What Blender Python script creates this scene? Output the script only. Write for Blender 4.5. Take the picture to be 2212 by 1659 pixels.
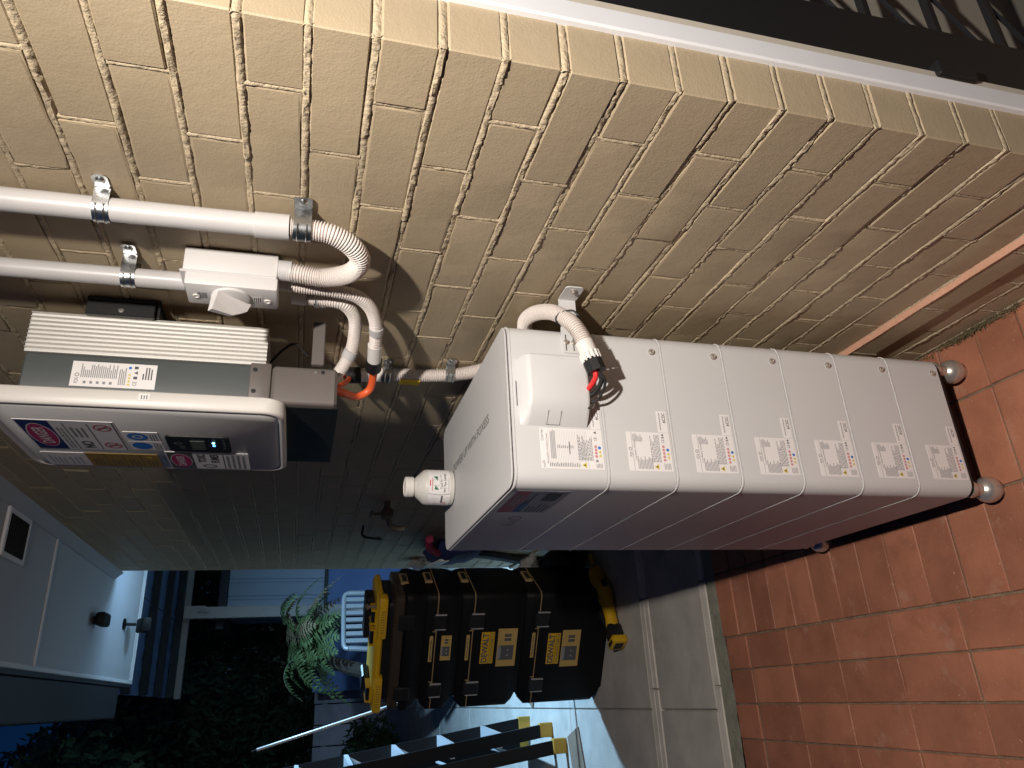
import bpy, bmesh, math, random
from mathutils import Vector, Matrix, noise
random.seed(7)
SC = bpy.context.scene
for _o in list(bpy.data.objects):
    bpy.data.objects.remove(_o, do_unlink=True)
COL = SC.collection
RAD = math.radians

# ------------------------------------------------------------------ camera
CAM_P = Vector((-0.7851, 0.0, 1.5918))
_a, _b, _c = 0.2671, -0.0597, -0.4153          # pitch down, roll, yaw of the phone held on its side
fwd = Vector((-math.sin(_c) * math.cos(_a), math.cos(_c) * math.cos(_a), -math.sin(_a)))
rgt = Vector((math.cos(_c), math.sin(_c), 0))
dwn = fwd.cross(rgt)
r_ = math.cos(_b) * rgt + math.sin(_b) * dwn
d_ = -math.sin(_b) * rgt + math.cos(_b) * dwn
cam = bpy.data.cameras.new('camera')
cam.sensor_fit = 'HORIZONTAL'; cam.sensor_width = 36.0
cam.lens = 36.0 * 1581.84 / 2212.0
cam.clip_start = 0.02; cam.clip_end = 500
camo = bpy.data.objects.new('camera', cam); COL.objects.link(camo)
camo.matrix_world = Matrix((
    (d_.x, r_.x, -fwd.x, CAM_P.x),
    (d_.y, r_.y, -fwd.y, CAM_P.y),
    (d_.z, r_.z, -fwd.z, CAM_P.z),
    (0, 0, 0, 1)))
SC.camera = camo

# ------------------------------------------------------------------ dusk sky, exposure
W = bpy.data.worlds.new('World'); SC.world = W; W.use_nodes = True
nt = W.node_tree
bg = nt.nodes['Background']
sky = nt.nodes.new('ShaderNodeTexSky'); sky.sky_type = 'NISHITA'; sky.sun_disc = False
sky.sun_elevation = RAD(14.0); sky.sun_rotation = RAD(115); sky.air_density = 1.6; sky.ozone_density = 6.0
hs = nt.nodes.new('ShaderNodeHueSaturation'); hs.inputs['Saturation'].default_value = 1.25
nt.links.new(sky.outputs[0], hs.inputs['Color'])
wb = nt.nodes.new('ShaderNodeVectorMath'); wb.operation = 'MULTIPLY'; wb.inputs[1].default_value = (0.28, 0.50, 1.0)
nt.links.new(hs.outputs[0], wb.inputs[0])
nt.links.new(wb.outputs[0], bg.inputs[0]); bg.inputs[1].default_value = 0.013
SC.view_settings.view_transform = 'Standard'; SC.view_settings.look = 'None'
SC.view_settings.exposure = 0.0; SC.view_settings.gamma = 1.0
SC.view_settings.use_curve_mapping = False
SC.render.engine = 'CYCLES'
SC.cycles.use_denoising = True
SC.cycles.max_bounces = 8; SC.cycles.sample_clamp_indirect = 4.0
PORCH_W = 76.0
PORCH_SPOT_W = 126.0
FLOOD_W = 14.0
FLOOD_SPOT_W = 520.0

# ------------------------------------------------------------------ materials
MATS = {}
def pm(name, col, rough=0.5, metal=0.0, var=0.0, vs=8.0, bump=0.0, bs=120.0, rnd=0.0, spec=0.5,
       trans=0.0, emit=None, es=0.0, spots=None, ior=1.45, bump2=0.0, bs2=20.0, alpha=1.0):
    m = bpy.data.materials.new(name); m.use_nodes = True
    n = m.node_tree; b = n.nodes['Principled BSDF']; L = n.links.new
    b.inputs['Roughness'].default_value = rough; b.inputs['Metallic'].default_value = metal
    b.inputs['Specular IOR Level'].default_value = spec; b.inputs['IOR'].default_value = ior
    b.inputs['Transmission Weight'].default_value = trans
    b.inputs['Base Color'].default_value = (*col, 1)
    if emit: b.inputs['Emission Color'].default_value = (*emit, 1); b.inputs['Emission Strength'].default_value = es
    geo = None
    def pos():
        nonlocal geo
        if geo is None: geo = n.nodes.new('ShaderNodeNewGeometry')
        return geo.outputs['Position']
    def noi(scale, detail=5.0, rg=0.6):
        t = n.nodes.new('ShaderNodeTexNoise'); t.inputs['Scale'].default_value = scale
        t.inputs['Detail'].default_value = detail; t.inputs['Roughness'].default_value = rg
        L(pos(), t.inputs['Vector']); return t
    out = None
    if var or rnd or spots:
        rgb = n.nodes.new('ShaderNodeRGB'); rgb.outputs[0].default_value = (*col, 1); out = rgb.outputs[0]
    if var:
        t = noi(vs)
        mr = n.nodes.new('ShaderNodeMapRange'); mr.inputs['From Min'].default_value = 0.3; mr.inputs['From Max'].default_value = 0.7
        mr.inputs['To Min'].default_value = 1 - var; mr.inputs['To Max'].default_value = 1 + var
        L(t.outputs['Fac'], mr.inputs['Value'])
        vm = n.nodes.new('ShaderNodeVectorMath'); vm.operation = 'SCALE'
        L(out, vm.inputs[0]); L(mr.outputs[0], vm.inputs['Scale']); out = vm.outputs[0]
        mr2 = n.nodes.new('ShaderNodeMapRange'); mr2.inputs['To Min'].default_value = max(0.05, rough - 0.12); mr2.inputs['To Max'].default_value = min(1, rough + 0.12)
        L(t.outputs['Fac'], mr2.inputs['Value']); L(mr2.outputs[0], b.inputs['Roughness'])
    if rnd:
        oi = n.nodes.new('ShaderNodeObjectInfo'); mr = n.nodes.new('ShaderNodeMapRange')
        mr.inputs['To Min'].default_value = 1 - rnd; mr.inputs['To Max'].default_value = 1 + rnd
        L(oi.outputs['Random'], mr.inputs['Value'])
        vm = n.nodes.new('ShaderNodeVectorMath'); vm.operation = 'SCALE'
        L(out, vm.inputs[0]); L(mr.outputs[0], vm.inputs['Scale']); out = vm.outputs[0]
    if spots:   # (colour, scale, threshold, softness)
        for (sc_, s_, th, sf) in spots:
            t = noi(s_, 6.0, 0.65)
            mr = n.nodes.new('ShaderNodeMapRange'); mr.inputs['From Min'].default_value = th; mr.inputs['From Max'].default_value = th + sf
            L(t.outputs['Fac'], mr.inputs['Value'])
            mx = n.nodes.new('ShaderNodeMix'); mx.data_type = 'RGBA'
            L(mr.outputs[0], mx.inputs['Factor']); L(out, mx.inputs[6]); mx.inputs[7].default_value = (*sc_, 1)
            out = mx.outputs[2]
    if out is not None: L(out, b.inputs['Base Color'])
    if bump:
        t = noi(bs, 3.0); bp = n.nodes.new('ShaderNodeBump'); bp.inputs['Strength'].default_value = 1.0
        bp.inputs['Distance'].default_value = bump; L(t.outputs['Fac'], bp.inputs['Height'])
        last = bp
        if bump2:
            t2 = noi(bs2, 3.0); b2 = n.nodes.new('ShaderNodeBump'); b2.inputs['Distance'].default_value = bump2
            L(t2.outputs['Fac'], b2.inputs['Height']); L(bp.outputs[0], b2.inputs['Normal']); last = b2
        L(last.outputs[0], b.inputs['Normal'])
    if alpha < 1: b.inputs['Alpha'].default_value = alpha
    MATS[name] = m
    return m

CREAM = pm('cream_masonry_paint', (0.40, 0.318, 0.208), 0.55, var=0.07, vs=4, bump=0.0005, bs=260, bump2=0.0007, bs2=45, rnd=0.04)
MORT = pm('mortar_highlight_paint', (0.45, 0.365, 0.245), 0.65, var=0.10, vs=9, bump=0.0022, bs=150, bump2=0.003, bs2=60)  # paler than the brick paint: ridge highlights are put into the colour
PINK = pm('damp_course_pink', (0.55, 0.30, 0.20), 0.7, var=0.12, vs=10, bump=0.001, bs=120)
TILE = pm('terracotta_tile', (0.36, 0.142, 0.082), 0.55, var=0.16, vs=7, bump=0.0008, bs=140, rnd=0.16,
          spots=[((0.24, 0.09, 0.055), 4.0, 0.54, 0.2), ((0.46, 0.30, 0.22), 160.0, 0.64, 0.06), ((0.46, 0.28, 0.2), 60.0, 0.645, 0.05), ((0.42, 0.22, 0.15), 9.0, 0.60, 0.12)])
GROUT = pm('tile_grout', (0.21, 0.145, 0.095), 0.9, var=0.3, vs=25, bump=0.003, bs=120)
CONC = pm('concrete', (0.49, 0.455, 0.40), 0.85, var=0.14, vs=5, bump=0.0012, bs=160, spots=[((0.36, 0.33, 0.285), 3.0, 0.55, 0.2)])
CONC2 = pm('pale_concrete_edging', (0.66, 0.61, 0.53), 0.85, var=0.12, vs=9, bump=0.0012, bs=160)
CEMENT = pm('rough_cement', (0.27, 0.26, 0.20), 0.95, var=0.2, vs=14, bump=0.005, bs=60)
WHITE_TRIM = pm('white_gloss_trim', (0.72, 0.72, 0.74), 0.4, var=0.04, vs=6)
BEIGE_TRIM = pm('cream_gloss_trim', (0.55, 0.5, 0.42), 0.45, var=0.06, vs=8)
BLACK_AL = pm('black_powder_coat', (0.012, 0.012, 0.013), 0.45)
PALE_PANEL = pm('pale_blind', (0.30, 0.27, 0.22), 0.8, var=0.1, vs=5)
SOFFIT = pm('soffit_paint', (0.43, 0.43, 0.45), 0.6, var=0.03, vs=4)
FASCIA = pm('dark_fascia', (0.02, 0.02, 0.024), 0.5)
BATT = pm('battery_white', (0.59, 0.585, 0.58), 0.5, bump=0.00012, bs=700, var=0.015, vs=3)
BATT_TOP = pm('battery_lid_white', (0.52, 0.515, 0.51), 0.5, bump=0.00012, bs=700)
DKTEXT = pm('dark_print', (0.09, 0.09, 0.09), 0.6)
MIDTEXT = pm('grey_print', (0.25, 0.25, 0.26), 0.6)
LABEL = pm('label_white', (0.78, 0.75, 0.74), 0.45)
LABELG = pm('label_grey', (0.40, 0.40, 0.41), 0.5)
REDP = pm('red_print', (0.55, 0.05, 0.06), 0.5)
PINKP = pm('pale_red_print', (0.62, 0.26, 0.26), 0.5)
BLUEP = pm('blue_print', (0.03, 0.17, 0.55), 0.5)
NAVYP = pm('navy_print', (0.012, 0.025, 0.13), 0.5)
YELP = pm('yellow_print', (0.65, 0.5, 0.04), 0.5)
ORANP = pm('orange_print', (0.32, 0.20, 0.04), 0.5)
MAGP = pm('magenta_print', (0.42, 0.03, 0.13), 0.5)
GREENP = pm('green_print', (0.03, 0.16, 0.09), 0.5)
STEEL = pm('zinc_steel', (0.55, 0.56, 0.56), 0.3, 1.0, var=0.12, vs=60)
CHROME = pm('polished_steel', (0.62, 0.58, 0.53), 0.3, 0.75)
PVC = pm('grey_pvc', (0.50, 0.485, 0.475), 0.38, var=0.03, vs=20)
PVCW = pm('white_pvc', (0.70, 0.67, 0.63), 0.38)
FLEX = pm('corrugated_pvc', (0.66, 0.60, 0.56), 0.42)
ALU = pm('heatsink_aluminium', (0.78, 0.76, 0.72), 0.42, 0.55)
SLATE = pm('slate_metal', (0.075, 0.085, 0.085), 0.45)
TAUPE = pm('taupe_plastic', (0.125, 0.108, 0.10), 0.5)
BLACKP = pm('black_plastic', (0.012, 0.012, 0.013), 0.42, var=0.1, vs=30)
BLACKR = pm('black_rubber', (0.010, 0.010, 0.011), 0.6)
INVW = pm('inverter_white', (0.66, 0.63, 0.59), 0.4)
INVG = pm('inverter_front_grey', (0.60, 0.585, 0.57), 0.38)
ISO = pm('isolator_grey', (0.62, 0.60, 0.585), 0.45)
ORANGE = pm('orange_cable', (0.75, 0.12, 0.035), 0.4)
RED = pm('red_wire', (0.7, 0.03, 0.03), 0.4)
YELTAG = pm('yellow_tag', (0.6, 0.42, 0.02), 0.5)
GLUE = pm('bottle_plastic', (0.60, 0.58, 0.54), 0.4, var=0.06, vs=40)
GLUECAP = pm('bottle_cap', (0.70, 0.67, 0.62), 0.5, spots=[((0.5, 0.3, 0.2), 70, 0.62, 0.1)])
TBLACK = pm('toolbox_black', (0.0055, 0.0055, 0.006), 0.55, bump=0.0003, bs=400, spec=0.22)
TYEL = pm('tool_yellow', (0.62, 0.36, 0.012), 0.42, var=0.06, vs=30)
TTAN = pm('tan_seal', (0.33, 0.22, 0.10), 0.5)
TLABEL = pm('tool_label_yellow', (0.48, 0.32, 0.10), 0.5)
SMOKE = pm('smoky_clear_lid', (0.10, 0.075, 0.06), 0.18, trans=0.5)
LADB = pm('ladder_black', (0.006, 0.006, 0.007), 0.5, spec=0.25)
LADW = pm('ladder_aluminium', (0.5, 0.51, 0.53), 0.45, 0.5)
BOOT = pm('ladder_boot_yellow', (0.55, 0.33, 0.05), 0.6)
BARK = pm('bark', (0.03, 0.024, 0.018), 0.9, bump=0.01, bs=30)
LEAFD = pm('dark_foliage', (0.035, 0.06, 0.025), 0.6, rnd=0.2, var=0.4, vs=5)
LEAFF = pm('fern_green', (0.055, 0.082, 0.028), 0.55, var=0.35, vs=9)
LEAFB = pm('fern_brown', (0.11, 0.085, 0.045), 0.7, var=0.35, vs=9)
SHED = pm('shed_steel', (0.42, 0.48, 0.58), 0.5, var=0.06, vs=2)
BLUEW = pm('blue_painted_wall', (0.16, 0.25, 0.50), 0.6, var=0.1, vs=2)
FENCE = pm('fence_boards', (0.5, 0.46, 0.5), 0.7, var=0.18, vs=3)
POST = pm('timber_post_paint', (0.34, 0.32, 0.30), 0.7, var=0.1, vs=5)
ROOFP = pm('patio_sheet', (0.10, 0.16, 0.30), 0.45)
NAVYC = pm('navy_cloth', (0.012, 0.02, 0.09), 0.8, var=0.2, vs=30)
REDC = pm('red_cloth', (0.25, 0.02, 0.06), 0.8)
GREYC = pm('grey_cloth', (0.3, 0.29, 0.28), 0.9, var=0.3, vs=60, bump=0.004, bs=90)
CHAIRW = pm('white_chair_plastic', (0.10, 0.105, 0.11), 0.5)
SOIL = pm('garden_soil', (0.03, 0.026, 0.02), 1.0, var=0.3, vs=6, bump=0.01, bs=30)
BRONZE = pm('tap_brass', (0.16, 0.14, 0.11), 0.6, 0.0)
SCREEN = pm('lcd_glass', (0.10, 0.12, 0.11), 0.15)
LEDB = pm('led_blue', (0.1, 0.3, 1), 0.3, emit=(0.10, 0.35, 1.0), es=6.0)
LEDC = pm('led_cyan', (0.3, 0.8, 1), 0.3, emit=(0.35, 0.85, 1.0), es=6.0)
BULB = pm('lamp_bulb', (1, 0.9, 0.75), 0.3, emit=(1.0, 0.80, 0.55), es=12.0)
FLOODM = pm('led_panel', (0.8, 0.9, 1), 0.3, emit=(0.6, 0.82, 1.0), es=12.0)
CARD = pm('cardboard', (0.22, 0.16, 0.11), 0.85, var=0.1, vs=12)

# ------------------------------------------------------------------ helpers
ORI = {}
_texts = {}
def text_mesh(s, bold=0.0):
    if (s, bold) in _texts: return _texts[(s, bold)]
    cu = bpy.data.curves.new('t', 'FONT'); cu.body = s; cu.size = 1.0; cu.resolution_u = 3; cu.offset = bold
    o = bpy.data.objects.new('t', cu); COL.objects.link(o)
    dg = bpy.context.evaluated_depsgraph_get(); dg.update()
    me = bpy.data.meshes.new_from_object(o.evaluated_get(dg))
    v = [(p.co.x, p.co.y) for p in me.vertices]; f = [tuple(p.vertices) for p in me.polygons]
    bpy.data.objects.remove(o, do_unlink=True); bpy.data.curves.remove(cu); bpy.data.meshes.remove(me)
    xs = [p[0] for p in v] or [0]; ys = [p[1] for p in v] or [0]
    r = (v, f, min(xs), max(xs), min(ys), max(ys)); _texts[(s, bold)] = r
    return r

def rrect(x0, x1, y0, y1, r, n=5):
    pts = []
    for cx, cy, a0 in ((x1 - r, y1 - r, 0), (x0 + r, y1 - r, 90), (x0 + r, y0 + r, 180), (x1 - r, y0 + r, 270)):
        for k in range(n + 1):
            a = RAD(a0 + 90 * k / n); pts.append((cx + r * math.cos(a), cy + r * math.sin(a)))
    return pts

def smooth_path(pts, step):
    P = [Vector(p) for p in pts]
    P = [P[0] * 2 - P[1]] + P + [P[-1] * 2 - P[-2]]
    out = []
    for i in range(1, len(P) - 2):
        p0, p1, p2, p3 = P[i - 1:i + 3]
        n = max(2, int((p2 - p1).length / step * 2))
        for k in range(n):
            t = k / n
            out.append(0.5 * ((2 * p1) + (p2 - p0) * t + (2 * p0 - 5 * p1 + 4 * p2 - p3) * t * t + (3 * p1 - p0 - 3 * p2 + p3) * t ** 3))
    out.append(P[-2].copy())
    # equal steps
    res = [out[0]]; acc = 0.0
    for a, b in zip(out, out[1:]):
        d = (b - a).length
        while acc + d >= step and d > 1e-9:
            t = (step - acc) / d; a = a.lerp(b, t); res.append(a.copy()); d = (b - a).length; acc = 0.0
        acc += d
    if (res[-1] - out[-1]).length > step * 0.3: res.append(out[-1])
    return res

class MB:
    def __init__(s): s.v = []; s.f = []; s.m = []; s.T = None
    def add(s, vs, fs, mi=0):
        b = len(s.v)
        for p in vs:
            p = Vector(p)
            s.v.append(s.T @ p if s.T else p)
        for f in fs: s.f.append(tuple(b + i for i in f)); s.m.append(mi)
        return s
    def quad(s, a, b, c, d, mi=0): return s.add((a, b, c, d), ((0, 1, 2, 3),), mi)
    def box(s, x0, x1, y0, y1, z0, z1, mi=0, bev=0.0, seg=1):
        if x0 > x1: x0, x1 = x1, x0
        if y0 > y1: y0, y1 = y1, y0
        if z0 > z1: z0, z1 = z1, z0
        if bev <= 0:
            vs = [(x0, y0, z0), (x1, y0, z0), (x1, y1, z0), (x0, y1, z0), (x0, y0, z1), (x1, y0, z1), (x1, y1, z1), (x0, y1, z1)]
            return s.add(vs, ((3, 2, 1, 0), (4, 5, 6, 7), (0, 1, 5, 4), (1, 2, 6, 5), (2, 3, 7, 6), (3, 0, 4, 7)), mi)
        bm = bmesh.new(); bmesh.ops.create_cube(bm, size=1)
        for v in bm.verts:
            v.co = Vector(((x0 + x1) / 2 + v.co.x * (x1 - x0), (y0 + y1) / 2 + v.co.y * (y1 - y0), (z0 + z1) / 2 + v.co.z * (z1 - z0)))
        bev = min(bev, 0.49 * min(x1 - x0, y1 - y0, z1 - z0))
        bmesh.ops.bevel(bm, geom=list(bm.edges), offset=bev, segments=seg, profile=0.5, affect='EDGES')
        bm.verts.index_update()
        s.add([v.co.copy() for v in bm.verts], [tuple(v.index for v in f.verts) for f in bm.faces], mi); bm.free()
        return s
    def loft(s, secs, mi=0, cap0=True, cap1=True):
        n = len(secs[0]); vs = [p for sec in secs for p in sec]; fs = []
        for k in range(len(secs) - 1):
            for i in range(n):
                j = (i + 1) % n
                fs.append((k * n + i, k * n + j, (k + 1) * n + j, (k + 1) * n + i))
        if cap0: fs.append(tuple(range(n - 1, -1, -1)))
        if cap1: fs.append(tuple((len(secs) - 1) * n + i for i in range(n)))
        return s.add(vs, fs, mi)
    def prism(s, poly, z0, z1, fn=lambda a, b, c: (a, b, c), mi=0, bev=0.0):
        """poly in (a,b), extruded along c from z0 to z1; fn maps to xyz"""
        if bev > 0:
            cx = sum(p[0] for p in poly) / len(poly); cy = sum(p[1] for p in poly) / len(poly)
            def inset(d):
                out = []
                n = len(poly)
                for i in range(n):
                    a, b, c = Vector(poly[i - 1]), Vector(poly[i]), Vector(poly[(i + 1) % n])
                    e1 = (b - a).normalized() if (b - a).length > 1e-9 else Vector((0, 0)); e2 = (c - b).normalized() if (c - b).length > 1e-9 else e1
                    nn = Vector((-(e1 + e2).y, (e1 + e2).x))
                    nn = nn.normalized() if nn.length > 1e-9 else Vector((0, 0))
                    out.append((b.x + nn.x * d, b.y + nn.y * d))
                return out
            i0 = inset(bev); secs = [[fn(*p, z0) for p in i0], [fn(*p, z0 + bev) for p in poly], [fn(*p, z1 - bev) for p in poly], [fn(*p, z1) for p in i0]]
        else:
            secs = [[fn(*p, z0) for p in poly], [fn(*p, z1) for p in poly]]
        return s.loft(secs, mi)
    def tube(s, path, r, n=12, mi=0, caps=True):
        P = [Vector(p) for p in path]; R = r if isinstance(r, (list, tuple)) else [r] * len(P)
        secs = []; up = None
        for i, p in enumerate(P):
            t = (P[min(i + 1, len(P) - 1)] - P[max(i - 1, 0)])
            t = t.normalized() if t.length > 1e-9 else Vector((0, 0, 1))
            if up is None:
                up = t.orthogonal().normalized()
            else:
                up = up - t * up.dot(t); up = up.normalized() if up.length > 1e-6 else t.orthogonal().normalized()
            w = t.cross(up)
            secs.append([p + (up * math.cos(2 * math.pi * k / n) + w * math.sin(2 * math.pi * k / n)) * R[i] for k in range(n)])
        return s.loft(secs, mi, caps, caps)
    def cyl(s, a, b, r, n=16, mi=0): return s.tube([a, b], r, n, mi)
    def flex(s, pts, r, pitch=0.0049, mi=0, n=16):
        path = smooth_path(pts, pitch / 4)
        R = [r * (1.0, 1.0, 0.80, 0.84)[k % 4] for k in range(len(path))]
        return s.tube(path, R, n, mi)
    def lathe(s, prof, c, n=24, mi=0, axis='z'):
        secs = []
        for (r, h) in prof:
            sec = []
            for k in range(n):
                a = 2 * math.pi * k / n; x, y = r * math.cos(a), r * math.sin(a)
                if axis == 'z': sec.append((c[0] + x, c[1] + y, c[2] + h))
                elif axis == 'y': sec.append((c[0] + x, c[1] + h, c[2] - y))
                else: sec.append((c[0] + h, c[1] + x, c[2] + y))
            secs.append(sec)
        return s.loft(secs, mi)
    def build(s, name, mats, parent=None, smooth=None, loc=None, ang=35):
        if not isinstance(mats, (list, tuple)): mats = [mats]
        L = ORI.get(parent.name, Vector()) if parent else (Vector(loc) if loc else Vector())
        me = bpy.data.meshes.new(name)
        me.from_pydata([tuple(Vector(p) - L) for p in s.v], [], s.f)
        for m in mats: me.materials.append(m)
        me.polygons.foreach_set('material_index', s.m)
        if smooth:
            me.polygons.foreach_set('use_smooth', [True] * len(s.f)); me.set_sharp_from_angle(angle=RAD(ang))
        me.update()
        o = bpy.data.objects.new(name, me); COL.objects.link(o)
        if parent: o.parent = parent
        elif loc: o.location = loc
        ORI[o.name] = L
        return o

def tag(o, label=None, cat=None, group=None, kind=None):
    if label: o['label'] = label
    if cat: o['category'] = cat
    if group: o['group'] = group
    if kind: o['kind'] = kind
    return o
def thing(name, loc, label, cat, group=None, rz=0.0):
    o = bpy.data.objects.new(name, None); COL.objects.link(o); o.location = loc; o.rotation_euler = (0, 0, rz)
    o.empty_display_size = 0.05
    ORI[o.name] = Vector(loc) if rz == 0.0 else Vector()
    return tag(o, label, cat, group)
def structure(o): o['kind'] = 'structure'; return o

# flat printing on a surface: fn(u, v, h) -> xyz
class Print:
    def __init__(s, fn): s.fn = fn; s.mb = MB(); s.mats = []; s.lv = 0.0
    def mi(s, m):
        if m not in s.mats: s.mats.append(m)
        return s.mats.index(m)
    def poly(s, pts, m, h):
        s.mb.add([s.fn(u, v, h) for u, v in pts], (tuple(range(len(pts))),), s.mi(m)); return s
    def rect(s, u0, v0, u1, v1, m, h=0.0006, n=1):
        for k in range(n):
            a = u0 + (u1 - u0) * k / n; b = u0 + (u1 - u0) * (k + 1) / n
            s.poly([(a, v0), (b, v0), (b, v1), (a, v1)], m, h)
        return s
    def sheet(s, u0, v0, u1, v1, m, t=0.0004, r=0.0, n=1):
        if n > 1:
            s.rect(u0, v0, u1, v1, m, t, n); return s
        P = rrect(u0, u1, v0, v1, r, 3) if r else [(u0, v0), (u1, v0), (u1, v1), (u0, v1)]
        s.mb.loft([[s.fn(u, v, 0) for u, v in P], [s.fn(u, v, t) for u, v in P]], s.mi(m)); return s
    def disc(s, u, v, ru, rv, m, h=0.0006, n=20):
        return s.poly([(u + ru * math.cos(2 * math.pi * k / n), v + rv * math.sin(2 * math.pi * k / n)) for k in range(n)], m, h)
    def ring(s, u, v, ru, rv, w, m, h=0.0006, n=22):
        for k in range(n):
            a, b = 2 * math.pi * k / n, 2 * math.pi * (k + 1) / n
            s.poly([(u + (ru - w) * math.cos(a), v + (rv - w) * math.sin(a)), (u + ru * math.cos(a), v + rv * math.sin(a)),
                    (u + ru * math.cos(b), v + rv * math.sin(b)), (u + (ru - w) * math.cos(b), v + (rv - w) * math.sin(b))], m, h)
        return s
    def tri(s, u, v, r, m, h=0.0006): return s.poly([(u - r, v - r * 0.7), (u + r, v - r * 0.7), (u, v + r)], m, h)
    def text(s, t, u, v, w, hgt, m, h=0.0007, bold=0.0):
        """text stretched to the box whose lower left is u,v"""
        V, F, x0, x1, y0, y1 = text_mesh(t, bold)
        sx = w / max(1e-6, x1 - x0); sy = hgt / max(1e-6, y1 - y0)
        s.mb.add([s.fn(u + (x - x0) * sx, v + (y - y0) * sy, h) for x, y in V], F, s.mi(m)); return s
    def lines(s, u0, u1, v0, v1, n, m, fill=0.45, ragged=0.3, h=0.0006, words=False):
        p = (v1 - v0) / n
        for k in range(n):
            e = u1 - (u1 - u0) * ragged * random.random()
            vv = v1 - (k + 0.5) * p
            if words:
                u = u0
                while u < e:
                    w = (u1 - u0) * random.uniform(0.05, 0.14)
                    s.rect(u, vv - p * fill / 2, min(u + w, e), vv + p * fill / 2, m, h); u += w + (u1 - u0) * 0.022
            else: s.rect(u0, vv - p * fill / 2, e, vv + p * fill / 2, m, h)
        return s
    def build(s, name, parent, label=None):
        o = s.mb.build(name, s.mats, parent)
        if label: o['label'] = label
        return o
def on_negy(x0, z0, y):     # surface facing the camera side: u to the right (+x), v up
    return lambda u, v, h: (x0 + u, y - h, z0 + v)
def on_negx(y0, z0, x):     # surface facing away from the wall: u to the right (-y), v up
    return lambda u, v, h: (x - h, y0 - u, z0 + v)

# ================================================================== ground and floor
mb = MB(); mb.quad((-40, -30, -0.07), (40, -30, -0.07), (40, 60, -0.07), (-40, 60, -0.07))
structure(mb.build('ground', SOIL))

# red quarry-tile porch floor
XT0, YT1 = -2.35, 2.655
mb = MB(); mb.box(XT0 - 0.02, 2.5, -2.0, YT1, -0.068, -0.006)
floor = structure(mb.build('tiled_floor', GROUT))
def tile_mesh(w, l, seed):
    rr = random.Random(seed); m = MB()
    m.box(-w / 2, w / 2, -l / 2, l / 2, -0.012, 0.0, bev=0.0022, seg=1)
    for v in m.v:
        v.x += rr.uniform(-.0008, .0008); v.y += rr.uniform(-.0008, .0008); v.z += rr.uniform(-.0004, .0004)
    me = bpy.data.meshes.new('tile'); me.from_pydata([tuple(p) for p in m.v], [], m.f); me.materials.append(TILE); return me
tA = [tile_mesh(0.231, 0.1122, k) for k in range(3)]     # laid across
tB = [tile_mesh(0.1115, 0.2345, k) for k in range(3)]
tD = [tile_mesh(0.1115, 0.138, k) for k in range(2)]    # cut tiles along the far edge     # laid along the wall
tC = [tile_mesh(0.150, 0.1122, k) for k in range(2)]
def put(me, name, parent, loc, rot=(0, 0, 0)):
    o = bpy.data.objects.new(name, me); COL.objects.link(o); o.parent = parent; o.location = loc; o.rotation_euler = rot; return o
def tilt(): return (random.uniform(-.004, .004), random.uniform(-.004, .004), random.uniform(-.003, .003))
y = 1.3225 - 0.1168 * 9
row = 0
while y < YT1 - 0.04:
    for (xc, me) in ((-0.078, tC), (-0.2745, tA), (-0.511, tA)):
        if xc < -0.3 or y > 0.2:
            put(random.choice(me), 'tile', floor, (xc, y, random.uniform(-.0012, .0012)), tilt())
    y += 0.1168
for i in range(12):
    xc = -0.6885 - 0.1165 * i
    y = 1.663 - 0.2395 * 6
    while y < YT1 - 0.05:
        put(random.choice(tB), 'tile', floor, (xc, y, random.uniform(-.0012, .0012)), tilt()); y += 0.2395
        if y > 2.45: break
    put(random.choice(tD), 'tile', floor, (xc, 2.580, random.uniform(-.0012, .0012)), tilt())
# cement haunch, pale edging, concrete path with joints
mb = MB()
n = 160
for k in range(n):
    x0 = -2.4 + 2.4 * k / n; x1 = -2.4 + 2.4 * (k + 1) / n
    def e(x): return 2.652 + 0.010 * noise.noise((x * 9, 3, 0)) + 0.006 * noise.noise((x * 30, 1, 0))
    mb.quad((x0, e(x0), -0.001), (x1, e(x1), -0.001), (x1, 2.742, -0.003), (x0, 2.742, -0.003))
structure(mb.build('cement_joint', CEMENT))
mb = MB()
for j in range(6):
    mb.box(-2.4 + 0.4 * j + 0.003, -2.0 + 0.4 * j - 0.003, 2.744, 2.788, -0.05, 0.001, bev=0.003)
for j in range(6):
    mb.box(-2.4 + 0.4 * j + 0.003, -2.0 + 0.4 * j - 0.003, 3.288, 3.328, -0.05, 0.002, bev=0.003)
    mb.box(-2.4 + 0.4 * j + 0.003, -2.0 + 0.4 * j - 0.003, 3.332, 3.372, -0.05, 0.001, bev=0.003)
structure(mb.build('edging_strip', CONC2))
path = MB(); path.box(-3.0, 2.5, 2.70, 22, -0.069, -0.02)
path = structure(path.build('path', CONC))
def slab(x0, x1, y0, y1, z=0.0):
    m = MB(); m.box(x0 + 0.003, x1 - 0.003, y0 + 0.003, y1 - 0.003, -0.06, z + random.uniform(-.0015, .0015), bev=0.004)
    return m.build('concrete_slab', CONC, path)
for (y0, y1) in ((2.79, 3.286), (3.374, 4.5)):
    for (x0, x1) in ((-2.6, -0.885), (-0.885, 0.0)): slab(x0, x1, y0, y1)
for (y0, y1) in ((4.5, 5.9), (5.9, 7.3), (7.3, 8.86)):
    for (x0, x1) in ((-2.6, -0.885), (-0.885, 0.55), (0.55, 2.2)): slab(x0, x1, y0, y1)
for (y0, y1) in ((8.92, 11.4), (11.4, 14.2)):
    for (x0, x1) in ((-2.6, -0.9), (-0.9, 0.6), (0.6, 2.2)): slab(x0, x1, y0, y1, -0.008)

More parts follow.
